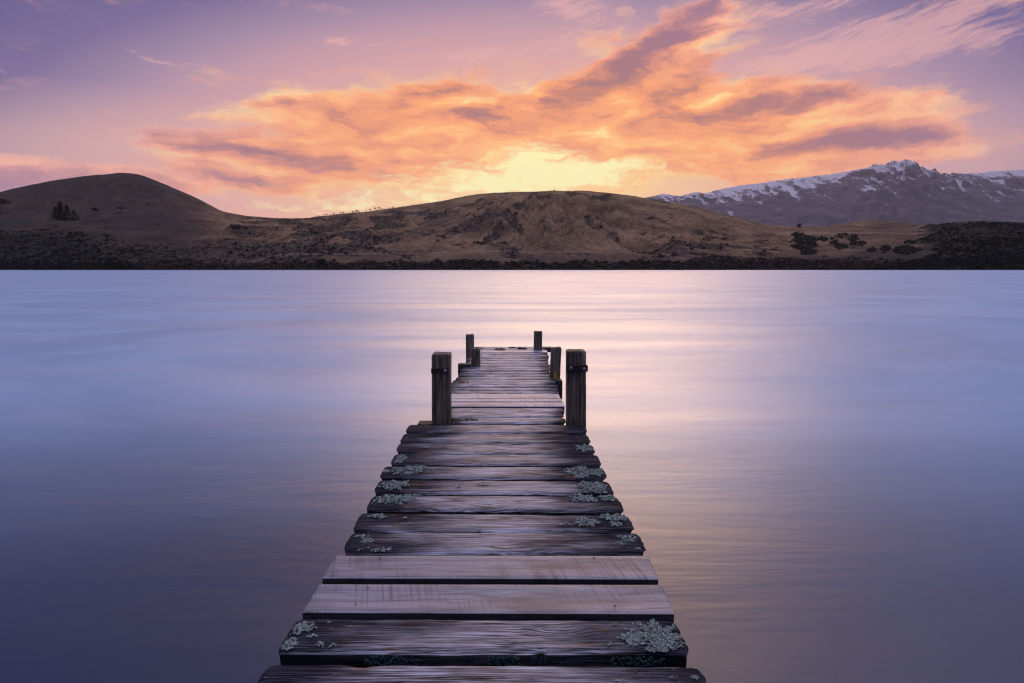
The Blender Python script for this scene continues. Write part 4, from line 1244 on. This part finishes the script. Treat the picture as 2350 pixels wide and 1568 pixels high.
# ------------------------------------------------------------------ yellow tag with its number, hung on the right post
def build_tag():
    out = []
    H_, Wd = 0.125, 0.058
    prof = [(0.0095, 0.125), (0.0105, 0.117), (0.0105, 0.103), (0.012, 0.09), (0.019, 0.072), (0.0255, 0.058), (0.0285, 0.045), (0.029, 0.004), (0.026, 0.0)]
    top = [(0.0095 * math.cos(a), 0.120 + 0.0095 * math.sin(a)) for a in np.linspace(math.pi / 2, 0.2, 5)]
    right = top + prof[1:]
    outl = right + [(-x, z) for x, z in reversed(right)]
    n = len(outl)
    hole = [(0.004 * math.cos(a), 0.115 + 0.004 * math.sin(a)) for a in np.linspace(math.pi / 2, math.pi / 2 - 2 * math.pi, n, endpoint=False)]
    vs = []; fs = []
    th_ = 0.0025
    for y in (-th_, 0):
        for (x, z) in outl: vs.append((x, y, z))
        for (x, z) in hole: vs.append((x, y, z))
    for k in range(n):
        k2 = (k + 1) % n
        fs.append((k, k2, n + k2, n + k)); fs.append((2 * n + k2, 2 * n + k, 3 * n + k, 3 * n + k2))
        fs.append((k2, k, 2 * n + k, 2 * n + k2)); fs.append((n + k, n + k2, 3 * n + k2, 3 * n + k))
    base = (0.4605, 6.4945, 0.541)
    t = mesh_np('number_tag', vs, fs, M['tagm'], None, loc=base, rot=(0, R(-3), 0), smooth=False)
    tag(t, 'yellow plastic ear tag hung on the right post beside the deck', 'tag')
    cu = bpy.data.curves.new('numerals', 'FONT')
    cu.body = '24'; cu.size = 0.052; cu.align_x = 'CENTER'; cu.extrude = 0.0006; cu.offset = 0.0012
    tmp = bpy.data.objects.new('numerals', cu); COL.objects.link(tmp)
    dg = bpy.context.evaluated_depsgraph_get()
    me = bpy.data.meshes.new_from_object(tmp.evaluated_get(dg))
    bpy.data.objects.remove(tmp)
    me.materials.clear(); me.materials.append(M['ink'])
    o = bpy.data.objects.new('numerals', me)
    o.location = (0, -0.0034, 0.010); o.rotation_euler = (R(90), 0, 0)
    link(o, t)
build_tag()

# ------------------------------------------------------------------ dark dried weed and a stick on the far planks
def weed(px0, px1, py0, py1, label, seed, name='weed_clump'):
    x, y = px2deck((px0 + px1) / 2, py1)
    w = px2deck(px1, py1)[0] - px2deck(px0, py1)[0]
    h = (py1 - py0) * S2 / FPX * y
    g = np.random.default_rng(seed)
    V = []; F = []
    n = 150
    for k in range(n):
        u = g.uniform(-0.5, 0.5)
        prof = (0.45 + 0.55 * abs(math.sin(u * 7 + seed))) * (1 - (2 * abs(u)) ** 3)
        c = np.array([u * w, g.normal(0, 0.012), 0.002 + h * prof * g.uniform(0, 0.85)])
        a = g.normal(size=3); a /= np.linalg.norm(a); b_ = np.cross(a, g.normal(size=3)); b_ /= np.linalg.norm(b_)
        s = g.uniform(0.006, 0.014)
        b = len(V)
        for q in (c - a * s, c + b_ * s * 0.45, c + a * s * 1.3, c - b_ * s * 0.45):
            V.append((q[0], q[1], max(0.001, q[2])))
        F.append((b, b + 1, b + 2, b + 3))
    o = mesh_np(name, np.array(V), F, M['weed'], None, loc=(x, y + 0.01, DECK + 0.002), smooth=False)
    tag(o, label, 'debris', 'dark debris on the far deck')
    return o
weed(1208, 1233, 850, 854.5, 'black dried weed clump on the far planks, left of the others', 1)
weed(1263.5, 1275, 848.8, 853, 'rounder black weed clump right of centre on the far planks', 2)
weed(1275, 1286, 849.8, 853.2, 'smallest black weed clump nearest the far right post', 3)
weed(1243, 1258, 848.8, 850.2, 'thin flat dark twig lying behind the clumps on the far planks', 4, 'twig')

for o in COL.objects:
    if 'org' in o: del o['org']

# ------------------------------------------------------------------ haze over the lake and valleys
HAZE = 0.000025
if HAZE > 0:
    mh = bpy.data.materials.new('valley_haze'); mh.use_nodes = True
    t = mh.node_tree
    for nd in list(t.nodes):
        if nd.type == 'BSDF_PRINCIPLED': t.nodes.remove(nd)
    pv = t.nodes.new('ShaderNodeVolumePrincipled')
    pv.inputs['Color'].default_value = (0.90, 0.86, 0.92, 1)
    pv.inputs['Density'].default_value = HAZE
    pv.inputs['Anisotropy'].default_value = 0.35
    t.links.new(pv.outputs[0], t.nodes['Material Output'].inputs['Volume'])
    import itertools
    x0, x1, y0, y1, z0, z1 = -9000, 15500, -500, 11600, -4, 1700
    vs = [(x, y, z) for x in (x0, x1) for y in (y0, y1) for z in (z0, z1)]
    fs = [(0, 1, 3, 2), (4, 6, 7, 5), (0, 4, 5, 1), (2, 3, 7, 6), (0, 2, 6, 4), (1, 5, 7, 3)]
    hz = mesh_np('haze', vs, fs, mh, smooth=False)
    tag(hz, 'thin evening haze over the lake and valley', 'haze', kind='stuff')

# ------------------------------------------------------------------ render settings
scn.view_settings.view_transform = 'Standard'
scn.view_settings.look = 'None'
scn.view_settings.exposure = 0.0
scn.view_settings.gamma = 1.0
scn.view_settings.use_curve_mapping = False
scn.render.engine = 'CYCLES'
scn.cycles.use_denoising = True
scn.cycles.denoising_prefilter = 'NONE'
scn.cycles.filter_width = 1.25
scn.cycles.max_bounces = 6
scn.cycles.volume_bounces = 1
scn.cycles.sample_clamp_indirect = 4.0
